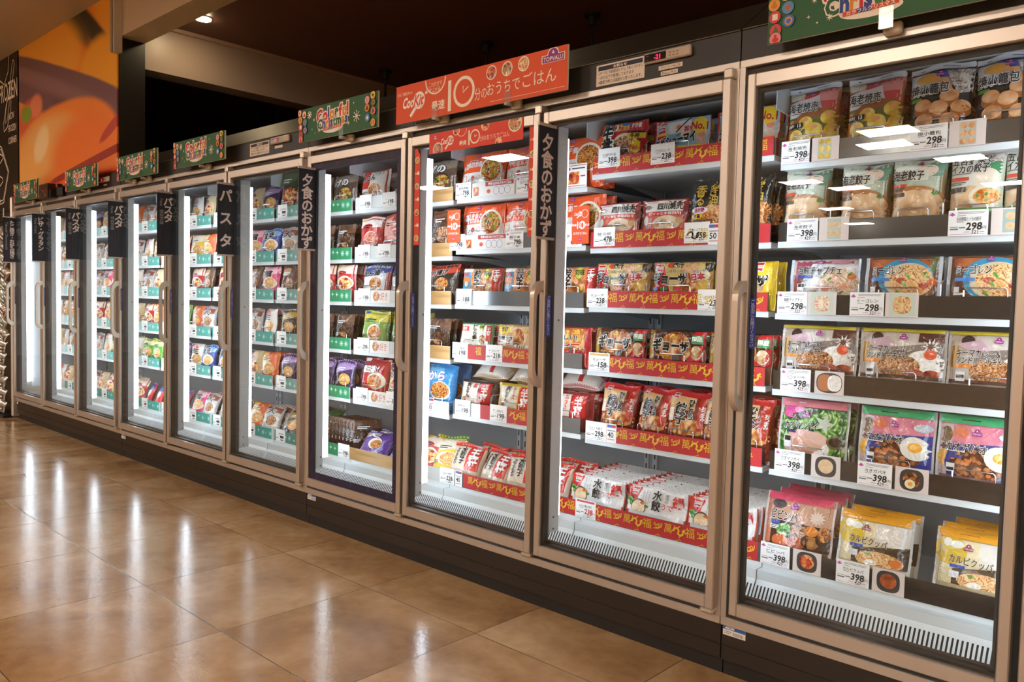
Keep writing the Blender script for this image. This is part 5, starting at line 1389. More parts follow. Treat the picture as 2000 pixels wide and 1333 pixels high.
# ------------------------------------------------------------------ price cards, dish photos and strips on the shelf edges
def flat(w, h, t=.0006):
    """thin card: plate plus artwork; front toward -y, origin at its lower middle"""
    b = MB()
    a = Art(lambda x, y, k: (x - w / 2, -t - k, y), w, h)
    a.EPS = .00005
    return b, a
def join(b, a):
    n = len(b.v); b.v += a.v; b.f += [tuple(n + q for q in f) for f in a.f]; b.m += [b.mi(a.mats[i]) for i in a.m]; return b
CARDS = {}
pk = paper('c2479a'); g5 = paper('6a6a6c')
def card_mesh(name, price, sub, logo, red=False, w=.102, h=.074, bg='f4f4f3', top=None):
    key = (name, price, sub, logo, red, w, bg, top)
    if key in CARDS: return CARDS[key]
    b, a = flat(w, h)
    b.box(-w / 2, w / 2, -.0006, 0, 0, h, paper(bg))
    if top: a.rect(.06, .84, .94, .95, paper(top), n=(1, 1))
    def ln(x0, y0, x1, t=.018, m=g5): a.rect(x0, y0, x1, y0 + t, m, n=(1, 1))
    if logo:
        a.ell(.10, .84, .06, .07, pk, n=10, rings=1); a.rect(.03, .80, .17, .85, pk, n=(1, 1))
        ln(.24, .90, .92); ln(.24, .85, .88); ln(.22, .77, .44)
    if name:
        a.text(name, .50 if not logo else .52, .64, .13, ink, bold=.01, fit=.62)
    ln(.22, .53, .40); ln(.05, .34, .25); ln(.05, .24, .26, .05)
    pc = paper('c8282c') if red else ink
    if price:
        a.text(price, .66, .37, .27, pc, bold=.03, fit=.40, skew=.08); a.text('円', .91, .30, .13, pc)
        ln(.28, .30, .44, .04); ln(.40, .14, .55); a.text(sub, .68, .15, .13, ink, bold=.01, skew=.08); ln(.80, .14, .92)
    else:
        ln(.30, .62, .85, .05); ln(.46, .30, .84, .20, ink); ln(.50, .12, .80, .07, ink)
    ln(.05, .06, .93, .012, pk if logo else g5)
    CARDS[key] = join(b, a).mesh('price_card'); return CARDS[key]
NCARD = {}
def put_card(d, s, xc, name, price, sub='', logo=False, red=False, w=.102, top=None, up=0.0, y=.2795):
    sub = sub or (str(int(int(price) * 1.08)) if price else '')
    z = (SZ(d, s) if s < 6 else .283) + .0185 + up
    o = put(card_mesh(name, price, sub, logo, red, w, top=top), 'price_card', (xc, y, z))
    o['category'] = 'price card'
    NCARD.setdefault((d, s), []).append((xc, o, price, red))
photo_food = {'bun': (fBun, 'tray'), 'shu': (fShu, 'tray'), 'noodle': (fNood, 'plate'), 'glass': (fNoodP, 'plate'), 'curry': (fCurry, 'oval'), 'chick': (fGyozaP, 'bowl'), 'gapao': (fMeat, 'egg'), 'bibim': (fPizza, 'bowl'), 'soup': (ramp_mat('food_red_soup', 'grain', ['7a3418', 'a8522c', 'c87a48'], 30), 'bowl'), 'gyoza': (fGyozaP, 'tray')}
NPH = {}
def put_photo(d, s, xc, kind, w=.094):
    fd, sh = photo_food[kind]; h = .074
    if kind not in NPH:
        b, a = flat(w, h); b.box(-w / 2, w / 2, -.0006, 0, 0, h, paper('dccfc9'))
        if sh == 'tray':
            a.rect(.28, .06, .74, .94, paper('b4bfb2'), n=(2, 2))
            for i in range(6 if kind != 'gyoza' else 4): a.ell(.40 + .22 * (i % 2), (.80 - .3 * (i // 2)) if kind != 'gyoza' else (.68 - .36 * (i // 2)), .13 if kind != 'gyoza' else .16, .13, fd, n=12)
        elif sh == 'plate':
            a.rect(.12, .04, .90, .96, paper('c3cfc0'), n=(2, 2)); a.ell(.51, .50, .36, .36, fd, n=18, sup=2.6)
        elif sh == 'oval':
            a.ell(.5, .5, .56, .44, paper('37363a'), n=24, sup=2.6); a.ell(.36, .5, .33, .36, paper('b06c3c'), n=18, sup=2.5); a.ell(.68, .5, .30, .35, fRice, n=18, sup=2.5)
        else:
            a.ell(.5, .5, .46, .44, paper('2d2c2e'), n=24, sup=3.0); a.ell(.5, .52, .33, .31, fd, n=18)
            if sh == 'egg': a.ell(.45, .34, .2, .19, paper('e6dcae'), n=16); a.ell(.46, .34, .10, .09, paper('e0943a'), n=12)
        NPH[kind] = join(b, a).mesh('dish_photo_card')
    z = (SZ(d, s) if s < 6 else .283) + .0185
    o = put(NPH[kind], 'dish_photo_card', (xc, .2795, z))
    o['label'] = f"small dish photo card showing {DISH[kind]}, {SN[s]} edge, {DN[d]}"; o['category'] = 'photo card'
DISH = {'bun': 'six round buns', 'shu': 'six tan dumplings', 'noodle': 'brown noodles', 'glass': 'pale noodles', 'curry': 'curry and rice', 'chick': 'sliced chicken', 'gapao': 'fried egg on mince', 'bibim': 'a red rice bowl', 'soup': 'a brown soup bowl', 'gyoza': 'gyoza in a tray'}
for t in ((1, .065, '海老焼売', '398', .156, 'shu'), (1, .462, '焼小籠包', '298', .564, 'bun'), (2, .095, '海老餃子', '398', .197, 'gyoza'), (3, .071, '海鮮チャプチェ', '298', .168, 'glass'), (3, .308, 'ミーゴレン', '298', .410, 'noodle'),
          (4, .092, 'キーマカレー&タンドリーチキン', '398', .203, 'curry'), (5, .083, 'カオマンガイ', '398', .203, 'chick'), (5, .354, 'カオガパオ', '398', .461, 'gapao'), (6, .046, 'ビビンバ', '398', .155, 'bibim'), (6, .301, 'カルビクッパ', '398', .408, 'soup')):
    put_card(0, t[0], t[1], t[2], t[3], '429' if t[3] == '398' else '321', True); put_photo(0, t[0], t[4], t[5])
put_card(0, 2, .577, '五目野菜とイカの餃子', '298', '321', True)
b, a = flat(.094, .074); b.box(-.047, .047, -.0006, 0, 0, .074, paper('dccfc9')); a.rect(.3, .08, .96, .95, paper('9fb3ad'), n=(2, 2))
for i in range(4): a.ell(.5 + .28 * (i % 2), .7 - .38 * (i // 2), .17, .15, fGyozaP, n=12)
o = put(join(b, a).mesh('dish_photo_card'), 'dish_photo_card', (.682, .2795, SZ(0, 2) + .0185)); tag(o, 'small dish photo card with four pale dumplings on grey tray, second shelf edge, rightmost door', 'photo card')
for t in ((1, 1, -.687, 'すき家牛丼の具', '398', .024), (1, 1, -.444, 'プリプリのエビシューマイ', '238', .014), (1, 2, -.699, '陳建一四川焼売', '478', .008), (1, 2, -.291, 'ザ★シュウマイ', '458', .008), (1, 3, -.725, 'ギョーザ', '238', 0), (1, 3, -.227, 'しょうがギョーザ', '238', 0),
          (1, 5, -.713, 'ひとくち餃子', '298', 0), (2, 1, -1.503, '黒酢酢豚', '798', 0), (2, 1, -1.122, 'えびと豆腐', '798', 0), (2, 2, -1.537, '白身魚の野菜あん', '798', 0), (2, 2, -1.177, '親子煮', '798', 0), (2, 3, -1.485, '大阪王将羽根つき餃子', '188', 0),
          (2, 4, -1.504, 'にら饅頭', '198', 0), (2, 4, -1.285, 'チーズぎょうざ', '218', 0), (2, 5, -1.479, '黒豚まん', '198', 0), (2, 5, -1.251, 'チーズ豚まん', '198', 0), (2, 6, -1.575, 'ぷるもち水餃子', '228', 0),
          (3, 1, -2.236, '', '198', 0), (3, 1, -2.044, '', '198', 0), (3, 2, -2.244, '', '198', 0), (3, 2, -2.075, '', '198', 0), (3, 3, -2.238, '', '198', 0), (3, 4, -2.240, '', '298', 0), (3, 5, -2.246, '', '398', 0), (3, 5, -1.991, '', '398', 0)):
    put_card(t[0], t[1], t[2], t[3], t[4], up=t[5], logo=t[4] == '798')
put_card(1, 6, -.754, 'もちもち厚皮水餃子', '238', red=True, top='c85a60')
put_card(1, 4, -.707, 'ギョーザ', '158', top='d8b060')
put_card(3, 6, -2.40, '', '398')
for d in range(4, 10):
    for s in range(1, 7):
        m = -PITCH * d
        put_card(d, s, m + .085, '', ''); put_card(d, s, m + .52, '', '')
for (d, s), lst in NCARD.items():
    lst.sort(key=lambda q: q[0])
    n_same = {}
    for q in lst: n_same[q[2]] = n_same.get(q[2], 0) + 1
    for i, (xc, o, price, red) in enumerate(lst):
        o['label'] = (f"white price card reading {price} yen{' in red' if red else ''}" if price else 'small white price card') + (f", {ORD[i]} from left" if len(lst) > 1 else '') + f", {SN[s]} edge, {DN[d]}"
        if n_same[price] > 1: o['group'] = f"{price + ' yen' if price else 'price'} cards on the {SN[s]}, {DN[d]}"
# points cards
def points(d, s, xc, n):
    b, a = flat(.046, .074); b.box(-.023, .023, -.0006, 0, 0, .074, paper('f0f0ef'))
    a.rect(.06, .80, .94, .95, paper('c83c4a'), n=(1, 1)); a.rect(.06, .80, .5, .95, paper('3f6fc0'), n=(1, 1)); a.text(n, .42, .42, .28, ink, bold=.02, fit=.6); a.rect(.1, .62, .9, .66, g5, n=(1, 1)); a.rect(.1, .14, .8, .2, paper('d89aa0'), n=(1, 1))
    o = put(join(b, a).mesh('points_card'), 'points_card', (xc, .279, (SZ(d, s) if s < 6 else .283) + .0185)); tag(o, f"narrow points card reading {n}, red and blue top, {SN[s]} edge, {DN[d]}", 'price card')
points(1, 2, -.222, '50'); points(1, 5, -.637, '40'); points(2, 6, -1.495, '40'); points(3, 5, -1.70, '65')

yl = paper('e0b92c'); rd = paper('b8232a')
def red_strip(L, seed=0, h=.064):
    b = MB(); b.box(0, L, -.0006, 0, 0, h, rd)
    a = Art(lambda x, y, k: (x, -.0007 - k, y), L, h); a.EPS = .00003
    x = .02 + (seed % 3) * .025; i = seed
    def cloud(cx, cy):
        for dx, dy, r in ((0, 0, .13), (.009, .10, .10), (-.012, .12, .08)):
            a.ring(cx + dx / L, cy + dy, r * .6, r, yl, n=9)
        a.line([(cx - .016 / L, cy - .15), (cx + .004 / L, cy - .12), (cx + .018 / L, cy + .02), (cx + .02 / L, cy + .25)], .05, yl)
    def dragon(cx, cy):
        P_ = [(-.024, -.05), (-.018, .12), (-.006, .16), (.0, .02), (-.004, -.16), (.008, -.24), (.018, -.12), (.016, .04), (.026, .12)]
        a.line([(cx + u / L, cy + v) for u, v in P_], .12, yl)
        for u, v, u2, v2 in ((-.018, .1, -.02, .28), (-.006, .14, .004, .30), (.008, -.22, .002, -.36), (.016, .02, .03, -.04), (-.02, 0, -.032, -.1)):
            a.line([(cx + u / L, cy + v), (cx + u2 / L, cy + v2)], .05, yl)
    while x < L - .02:
        u = x / L; up = .60 if x < L * .9 else .55
        if i % 4 == 0: a.text('福', u, up, .50, yl, bold=.0)
        elif i % 4 == 2: a.text('萬', u, up, .46, yl)
        elif i % 4 == 1: cloud(u, up - .02)
        else: dragon(u, up - .02)
        if i % 2: a.line([(u - .012 / L, .0), (u, .06), (u + .004 / L, .14), (u + .01 / L, .02)], .03, yl)
        x += .046; i += 1
    return join(b, a).mesh('red_strip')
for d, s, x0, x1 in ((1, 1, -.765, -.015), (1, 2, -.765, -.015), (1, 3, -.765, -.015), (1, 4, -.765, -.015), (1, 5, -.765, -.015), (1, 6, -.895, -.015), (2, 4, -1.455, -1.335), (2, 4, -1.235, -1.005), (2, 5, -1.365, -1.30), (2, 5, -1.20, -.995), (2, 6, -1.465, -.905)):
    z = (SZ(d, s) if s < 6 else .283) + .0195
    o = put(red_strip(x1 - x0, seed=s + d + int(abs(x0) * 10)), 'shelf_strip', (x0, .2805, z))
    tag(o, f"red lucky strip with gold dragons and clouds, {'left part, ' if (d, s, x0) in ((2, 4, -1.455), (2, 5, -1.365)) else 'right part, ' if (d, s) in ((2, 4), (2, 5)) else ''}{SN[s]} edge, {DN[d]}", 'shelf strip', 'red lucky strips')
def teal_strip(L, col, seed, h=.064):
    b = MB(); b.box(0, L, -.0006, 0, 0, h, M('teal_' + col, col, rough=.3))
    a = Art(lambda x, y, k: (x, -.0007 - k, y), L, h); a.EPS = .00003; w_ = paper('d8efe8'); r = random.Random(seed); x = .12
    while x < L:
        q = r.random()
        if q < .4:
            for t in range(4): 
                an = t * PI / 4; a.line([(x / L - math.cos(an) * .016 / L, .5 - math.sin(an) * .25), (x / L + math.cos(an) * .016 / L, .5 + math.sin(an) * .25)], .035, w_)
        elif q < .8: a.star(x / L, r.uniform(.35, .75), .22, w_, n=4, inner=.25)
        else: a.ell(x / L, r.uniform(.3, .7), .05, .05, w_, n=8, rings=1)
        x += r.uniform(.03, .06)
    return join(b, a).mesh('teal_strip')
TS = [teal_strip(.37, '2f9488', 1), teal_strip(.37, '258a5c', 2), teal_strip(.37, '4a8a80', 3)]  # last one is the teal strip with dim light put into its colour
for d in range(4, 10):
    for s in range(1, 7):
        for half in (0, 1):
            if d == 9 and half == 0: continue
            z = (SZ(d, s) if s < 6 else .283) + .0195
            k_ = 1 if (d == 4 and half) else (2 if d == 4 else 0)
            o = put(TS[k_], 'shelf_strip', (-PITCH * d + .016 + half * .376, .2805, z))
            tag(o, f"{('teal', 'green', 'dimmed teal')[k_]} snowflake strip, {'right' if half else 'left'} half of {SN[s]} edge, {DN[d]}", 'shelf strip', 'snowflake strips')
# pale and wooden strips
wood = ramp_mat('strip_wood', 'folds', ['a8804c', 'c8a06a', 'd8b688'], 3, rough=.5, flm=False, stretch=(.2, 1, 12))
b = MB(); b.box(0, .42, -.0006, 0, 0, .064, wood); o = put(b.mesh('wood_strip'), 'shelf_strip', (-2.345, .2805, .3025)); tag(o, 'plain wood-grain strip along the bottom deck edge, purple-bordered door', 'shelf strip')
wme = MB(); wme.box(0, .16, -.0006, 0, 0, .064, wood); wme = wme.mesh('wood_strip')
for s in range(1, 5):
    o = put(wme, 'shelf_strip', (-1.735, .2805, SZ(3, s) + .0195)); tag(o, f"short wood-grain strip, right end of {SN[s]} edge, purple-bordered door", 'shelf strip', 'short wood strips')
def pale_strip(L, word, wc):
    b = MB(); b.box(0, L, -.0006, 0, 0, .064, paper('e9e7e2')); a = Art(lambda x, y, k: (x, -.0007 - k, y), L, .064); a.EPS = .00003
    a.ell(.3, .5, .4, .4, fChick, n=16); a.text(word, .62, .5, .55, paper(wc), fit=.5); return join(b, a).mesh('pale_strip')
PS = pale_strip(.16, '大好き', 'c83a34')
for s, x in ((3, -2.185), (4, -2.185), (5, -2.19)):
    o = put(PS, 'shelf_strip', (x, .2805, SZ(3, s) + .0195)); tag(o, f"pale strip with fried chicken picture and red lettering, {SN[s]} edge, purple-bordered door", 'shelf strip', 'pale chicken strips')
def kit_strip(L):
    b = MB(); b.box(0, L, -.0006, 0, 0, .066, paper('e6e3e0')); a = Art(lambda x, y, k: (x, -.0007 - k, y), L, .066); a.EPS = .00003
    a.rect(.32, .68, .98, .97, paper('b0242c'), n=(1, 1)); a.text('最速10分のおうちでごはん', .66, .82, .16, white, bold=.03, fit=.55)
    for i in range(3): a.ring(.58 + .13 * i, .34, .24, .27, paper('3f7fc0'), n=18)
    a.ell(.40, .34, .18, .14, paper('d84a2c'), n=12); a.rect(.03, .1, .16, .7, fPizza, n=(2, 2)); return join(b, a).mesh('kit_strip')
KS = kit_strip(.26)
o = put(KS, 'shelf_strip', (-1.445, .2805, SZ(2, 1) + .0195)); tag(o, 'pale meal kit strip with crimson heading and blue rings, top shelf edge, orange-trimmed door', 'shelf strip')
o = put(KS, 'shelf_strip', (-1.485, .2805, SZ(2, 2) + .0195)); tag(o, 'pale meal kit strip with crimson heading and blue rings, second shelf edge, orange-trimmed door', 'shelf strip')
# dish card and orange hang tags of the meal kits
b, a = flat(.105, .094); b.box(-.0525, .0525, -.0006, 0, 0, .094, paper('f1efee')); a.rect(.05, .92, .95, .95, rd, n=(1, 1)); a.rect(.05, .05, .95, .08, rd, n=(1, 1)); a.rect(.1, .14, .64, .66, fPizza, n=(2, 2)); a.ell(.15, .80, .06, .06, pk, n=10); a.rect(.28, .78, .9, .83, ink, n=(1, 1)); a.rect(.7, .44, .92, .50, rd, n=(1, 1))
o = put(join(b, a).mesh('recipe_card'), 'recipe_card', (-.845, .279, SZ(2, 1) + .02)); tag(o, 'white recipe card with red rules and dish photo, top shelf edge, beside the flag sign of second door from right', 'photo card')
b, a = flat(.106, .094); b.box(-.053, .053, -.0006, 0, 0, .094, paper('f1efee')); a.rect(.5, .55, .9, .9, fPizza, n=(2, 2)); a.ell(.55, .2, .1, .1, rd, n=10); a.ell(.78, .2, .1, .1, rd, n=10); small_print(a, .1, .5, .3, 3, g5, lh=.06)
o = put(join(b, a).mesh('recipe_card'), 'recipe_card', (-.862, .279, SZ(2, 2) + .015)); tag(o, 'white recipe card with two red dots, second shelf edge, right end of orange-trimmed door', 'photo card')
def pop_mesh():
    w_, h_ = .086, .150
    b = MB(); b.box(-w_ / 2, w_ / 2, -.001, 0, 0, h_, paper('df5426')); a = Art(lambda x, y, k: (x - w_ / 2, -.0011 - k, y), w_, h_); a.EPS = .00004
    cookit_logo(a, .34, .80, .13, 'df5426'); a.ring(.74, .80, .10, .112, white, n=20); a.text('10', .52, .50, .20, white, bold=.0, fit=.42); a.ring(.60, .50, .088, .108, white, n=20); a.text('最速', .14, .50, .06, white, bold=.03); a.text('分の', .9, .50, .06, white, bold=.02); a.text('おうちでごはん', .5, .28, .06, white, bold=.02, fit=.8); emblem(a, .5, .12, .12); return join(b, a).mesh('hang_tag')
def cookit_logo(a, x, y, s, bg):
    r = s * a.h / a.w
    a.ell(x + .55 * r, y, s * .52, s * .52, white, n=24); a.line([(x + .25 * r, y - .38 * s), (x - .25 * r, y - .86 * s)], s * .2, white)
    a.text('Coo', x - .42 * r, y, s * .62, white, bold=.03, skew=.22, fit=1.05 * r); a.text('Kit', x + .56 * r, y + .04 * s, s * .62, paper(bg), bold=.03, skew=.22, fit=.86 * r)
PM = pop_mesh()
o = put(PM, 'hang_tag', (-.815, .276, SZ(2, 2) + .026)); tag(o, 'orange meal kit hang tag beside pork shumai, seen through second door from right', 'hang tag')
o = put(PM, 'hang_tag', (-1.558, .276, SZ(2, 2) + .055)); tag(o, 'orange meal kit hang tag at left end of second shelf, orange-trimmed door', 'hang tag')

# ------------------------------------------------------------------ header signs above the doors
gsn = paper('1f5a30'); edge = paper('d9d2c4')
def sign_board(w, h, face):
    b = MB(); b.box(0, w, 0, .008, 0, h, edge); b.quad((0, -.0002, 0), (w, -.0002, 0), (w, -.0002, h), (0, -.0002, h), face)
    return b
def colour_word(a, word, x, y, size, cols, ow, rot=0.0, sx=.8, out=True):
    adv = []; hs = size * a.h / .70
    for ch in word:
        v = glyphs(ch, .03)[0]; adv.append((v[:, 0].max() - v[:, 0].min()) * hs * sx + .006 * hs + .05 * hs * sx)
    tot = sum(adv); 
    for pas in ((0, 1) if out else (1,)):
        px = x * a.w - tot / 2
        for i, ch in enumerate(word):
            cx = px + adv[i] / 2
            v = glyphs(ch, .03)[0]; hs0 = hs
            yy = y + (cx / a.w - x) * math.tan(rot) * a.w / a.h
            a.text(ch, cx / a.w, yy, size, paper('efe7da') if pas == 0 else paper(cols[i % len(cols)]), bold=.03 + (ow if pas == 0 else .015), sx=sx, align='c')
            px += adv[i]
def green_sign(w=.63, h=.158):
    b = sign_board(w, h, gsn)
    a = Art(lambda x, y, k: (x, -.0003 - k, y), w, h); a.EPS = .00005
    cols = ['c8222c', 'c8222c', '2b3f8f', 'd98a2c', '1f5a30', 'c8222c', 'd98a2c', 'c8222c']
    cw = paper('efe7da')
    a.ell(.455, .44, .62, .20, cw, n=24, sup=2.6); a.ell(.45, .60, .66, .16, cw, n=24, sup=3)
    a.ell(.455, .24, .52, .13, cw, n=24)
    colour_word(a, 'Colorful', .45, .70, .36, cols, .09, rot=.03, sx=.86)
    colour_word(a, 'Christmas', .455, .445, .28, ['1f5a30', '2b3f8f', 'd98a2c', 'c8222c', '2b3f8f', '2f7a44', '1f5a30', 'd98a2c', '2b3f8f'], .08, rot=.03, sx=.86)
    a.poly([(.34, .20), (.57, .24), (.57, .32), (.34, .28)], paper('d0502c')); a.rect(.40, .215, .46, .295, paper('2b3f8f'), n=(1, 1)); a.text('カラフルクリスマス', .455, .258, .06, cw, bold=.02, fit=.2, rot=.04)
    for x, y, r in ((.215, .60, .06), (.19, .33, .04), (.285, .25, .075), (.64, .62, .045), (.72, .82, .045), (.66, .28, .075), (.23, .2, .03)): a.star(x, y, r, cw, n=4 if r < .06 else 8, inner=.28)
    for cx, cy, r in ((.155, .78, .10), (.76, .42, .15)):
        for t in range(4):
            an = t * PI / 4; a.line([(cx - math.cos(an) * r * h / w, cy - math.sin(an) * r), (cx + math.cos(an) * r * h / w, cy + math.sin(an) * r)], .022, cw)
        for t in range(8):
            an = t * PI / 4; a.ell(cx + math.cos(an) * r * h / w, cy + math.sin(an) * r, .022, .022, cw, n=8, rings=1)
    # round holiday badges along both ends
    left = [(.02, .90, 'd66a78', 'e7d8cc'), (.085, .82, 'e8d9a8', 'c8222c'), (.03, .68, 'e0a03a', 'c87a2c'), (.095, .58, '5a8fc0', 'b8642c'), (.035, .46, 'd0424e', 'efe7da'), (.10, .34, '3f6fb8', 'd98a4a'), (.04, .22, 'd0424e', '3f6a40'), (.04, .07, 'e08a90', 'c8222c')]
    right = [(.95, .90, 'e8c04a', '5a2a1c'), (.885, .80, 'e2a0b0', 'c86a84'), (.955, .70, '2f6a3c', 'b8682c'), (.885, .58, 'd9822c', '5a2418'), (.955, .46, 'd66a78', '2f6a3c'), (.89, .30, '4f86c0', 'efe7da'), (.955, .14, 'd9982c', 'c8462c')]
    for i, (x, y, c1, c2) in enumerate(left + right):
        a.ell(x, y, .11, .11, paper(c1), n=18)
        k_ = i % 5
        if k_ == 0: a.ring(x, y, .045, .075, paper(c2), n=14)
        elif k_ == 1: a.poly([(x - .07 * h / w, y - .06), (x + .07 * h / w, y - .06), (x, y + .08)], paper(c2))
        elif k_ == 2: a.ell(x, y - .02, .06, .045, paper(c2), n=10); a.ell(x, y + .045, .03, .03, paper(c2), n=8)
        elif k_ == 3: a.star(x, y, .075, paper(c2), n=5, inner=.45)
        else: a.rect(x - .05 * h / w, y - .055, x + .05 * h / w, y + .055, paper(c2), n=(1, 1)); a.rect(x - .008 * h / w, y - .055, x + .008 * h / w, y + .055, paper('efe7da'), n=(1, 1))
    return join(b, a).mesh('board')
def clip_mesh():
    b = MB(); cb = M('clip_beige', 'bdb09c', rough=.4)
    b.box(-.024, .024, -.022, -.0005, -.012, .022, cb, .005); b.tube([(-.012, -.026, .004), (-.012, -.062, .004)], .008, cb, n=10); b.box(-.02, .016, -.0665, -.0625, -.006, .05, clear); return b.mesh('clip')
GSM = green_sign(); CLM = clip_mesh()
def header_sign(x, z, w, clips, label, me=GSM):
    e_ = empty('header_sign', (x, -.062, z)); tag(e_, label, 'sign', 'green holiday signs' if me is GSM else None)
    put(me, 'board', (0, 0, 0), parent=e_)
    for c in clips: put(CLM, 'clip', (c, .062, ZT - z - .006), parent=e_)
    return e_
for x, cl, lb in ((.116, (.33,), 'largest green Colorful Christmas sign, above the rightmost door'), (-2.330, (.36,), 'green Colorful Christmas sign above the purple-bordered door, left of orange sign'), (-3.705, (.345,), 'green Colorful Christmas sign third from right, left of a notice sheet'),
                  (-4.570, (.16, .40), 'green Colorful Christmas sign on two clips, at the poster\'s right edge'), (-5.552, (.33,), 'green Colorful Christmas sign right of the small dark box'), (-6.80, (.33,), 'leftmost green Colorful Christmas sign, at the left cabinet end')):
    header_sign(x, 1.925, .63, cl, lb)
def orange_sign():
    w, h = .945, .158; org = paper('d8501f')
    b = sign_board(w, h, org); a = Art(lambda x, y, k: (x, -.0003 - k, y), w, h); a.EPS = .00005
    a.text('まるごと献立キット', .062, .77, .075, cream, bold=.01, fit=.10)
    cookit_logo(a, .118, .52, .44, 'd8501f'); a.text('クッキット', .155, .36, .07, paper('d8501f'), bold=.02, fit=.05)
    a.ring(.265, .98, .36, .40, cream, n=26, a0=PI, a1=2 * PI); a.poly([(.205, .74), (.218, .66), (.196, .64)], cream); a.text('これだけで', .265, .84, .11, cream, bold=.0, fit=.085); a.text('仕上がる。', .265, .70, .11, cream, bold=.0, fit=.08)
    a.text('最速', .285, .28, .20, cream, bold=.02, fit=.085)
    a.text('1', .357, .46, .70, cream, bold=.045, sx=.6); 
    for r0, r1 in ((.305, .385),): a.ring(.445, .48, r0, r1, cream, n=40)
    a.line([(.440, .62), (.440, .46), (.472, .58)], .03, cream)
    a.text('分の', .545, .33, .25, cream, bold=.0, fit=.07); a.text('おうちで', .672, .38, .27, cream, bold=.0, fit=.18); a.text('ごはん', .862, .40, .29, cream, bold=.0, fit=.17)
    for x, fd in ((.605, fPizza), (.692, fVeg), (.78, fNood)): a.ell(x, .78 if x < .7 else .80, .175, .175, cream, n=24); a.ell(x, .78 if x < .7 else .80, .15, .15, fd, n=24)
    pw = paper('8a2a8f'); a.ell(.93, .86, .17, .16, cream, n=20); a.rect(.873, .68, .987, .86, cream, n=(1, 1)); a.ell(.93, .85, .15, .14, pw, n=20); a.rect(.877, .69, .983, .845, pw, n=(1, 1)); a.text('TOPVALU', .93, .765, .10, cream, bold=.01, fit=.095); a.star(.93, .90, .05, cream, n=3, inner=.5, rot=PI / 2)
    a.rect(.60, .08, .99, .088, cream, n=(1, 1))
    return join(b, a).mesh('board')
header_sign(-1.572, 1.916, .945, (.255, .66), 'long orange ten minute meal kit sign above the orange-trimmed door', orange_sign())

# ------------------------------------------------------------------ flag signs projecting from the doors
navy = paper('14151f')
def flag(name, X, z0, z1, words, label, small=None, big=.072, gap=1.2, y0=-.113, y1=-.0185, size=None, tx=.5):
    w_, h_ = y1 - y0, z1 - z0
    e_ = empty('flag_sign', (X, y1, z0)); tag(e_, label, 'sign', 'black flag signs')
    b = MB(); b.box(-.003, .003, -w_, 0, .008, h_ - .01, navy)
    a = Art(lambda x, y, k: (.0031 + k, -w_ + x, y), w_, h_); a.EPS = .00005
    a.rect(.12, .08, .34, .5, paper('241529'), n=(1, 1)); a.rect(.46, .1, .56, .9, paper('2c2413'), n=(1, 1)); a.rect(.70, .05, .72, .95, paper('3a3a46'), n=(1, 1))
    tcol = paper('e2d3cb')
    n = len(words); sz = size or .6 * (h_ - .06) / n / h_
    a.text(words, tx, (h_ - .035) / h_ - sz * .62, sz, tcol, bold=.03, vert=True, gap=gap)
    if small:
        a.text(small, .28, .88, .05, paper('a8a09c'), rot=-PI / 2, align='l', sx=.9)
    b = join(b, a)
    # back face carries the same word
    a2 = Art(lambda x, y, k: (-.0031 - k, -x, y), w_, h_); a2.EPS = .00005
    a2.text(words, 1 - tx, (h_ - .035) / h_ - sz * .62, sz, tcol, bold=.03, vert=True, gap=gap)
    join(b, a2).build('panel', e_)
    c = MB(); c.box(-.0045, .0045, -w_ - .003, 0, h_ - .011, h_, M('flag_holder', 'b9ab9f', rough=.3)); c.box(-.0045, .0045, -w_ - .003, 0, 0, .009, M('flag_holder', 'b9ab9f', rough=.3)); c.build('holder', e_)
    c = MB(); c.box(-.012, .012, -.002, .0, .02, h_ - .02, clear); c.build('adhesive_strip', e_)
def dleft(d):    # left edge of a door's frame
    if d == 0: return .042
    u = -2.34 * ((d + 2) // 3); return u + (.042, .810, 1.579)[2 - (d - 1) % 3]
flag('f', dleft(1) + .052, 1.393, 1.806, '夕食のおかず', 'large black flag sign with white dinner side dish lettering, second door from right', size=.128, gap=1.16)
flag('f', dleft(3) + .052, 1.393, 1.800, '夕食のおかず', 'large black flag sign with white dinner side dish lettering, left of purple-bordered door', size=.128, gap=1.16)
flag('f', dleft(4) + .046, 1.384, 1.790, 'パスタ', 'black flag sign with three widely spaced pasta letters, fifth door from right', size=.15, gap=2.05)
flag('f', dleft(5) + .046, 1.400, 1.800, 'パスタ', 'black flag sign with small pasta letters, fifth door from left', small='Pasta   惣菜料理', size=.115, gap=1.1, tx=.72)
flag('f', dleft(6) + .046, 1.400, 1.800, 'パスタ', 'black flag sign with small pasta letters, fourth door from left', small='Pasta   惣菜料理', size=.115, gap=1.1, tx=.72)
flag('f', dleft(7) + .046, 1.400, 1.800, 'パスタ', 'black flag sign with small pasta letters, third door from left', small='Pasta   惣菜料理', size=.115, gap=1.1, tx=.72)
flag('f', dleft(8) + .046, 1.400, 1.803, 'ピザ・グラタン', 'black flag sign with pizza and gratin letters, second door from left', small='Pizza Gratin', size=.088, gap=1.1, tx=.68)
flag('f', dleft(9) + .046, 1.404, 1.812, 'たこ焼き・お好み焼き', 'leftmost black flag sign, long octopus ball and pancake lettering', small='Takoyaki Okonomiyaki', size=.075, gap=1.08, tx=.72)

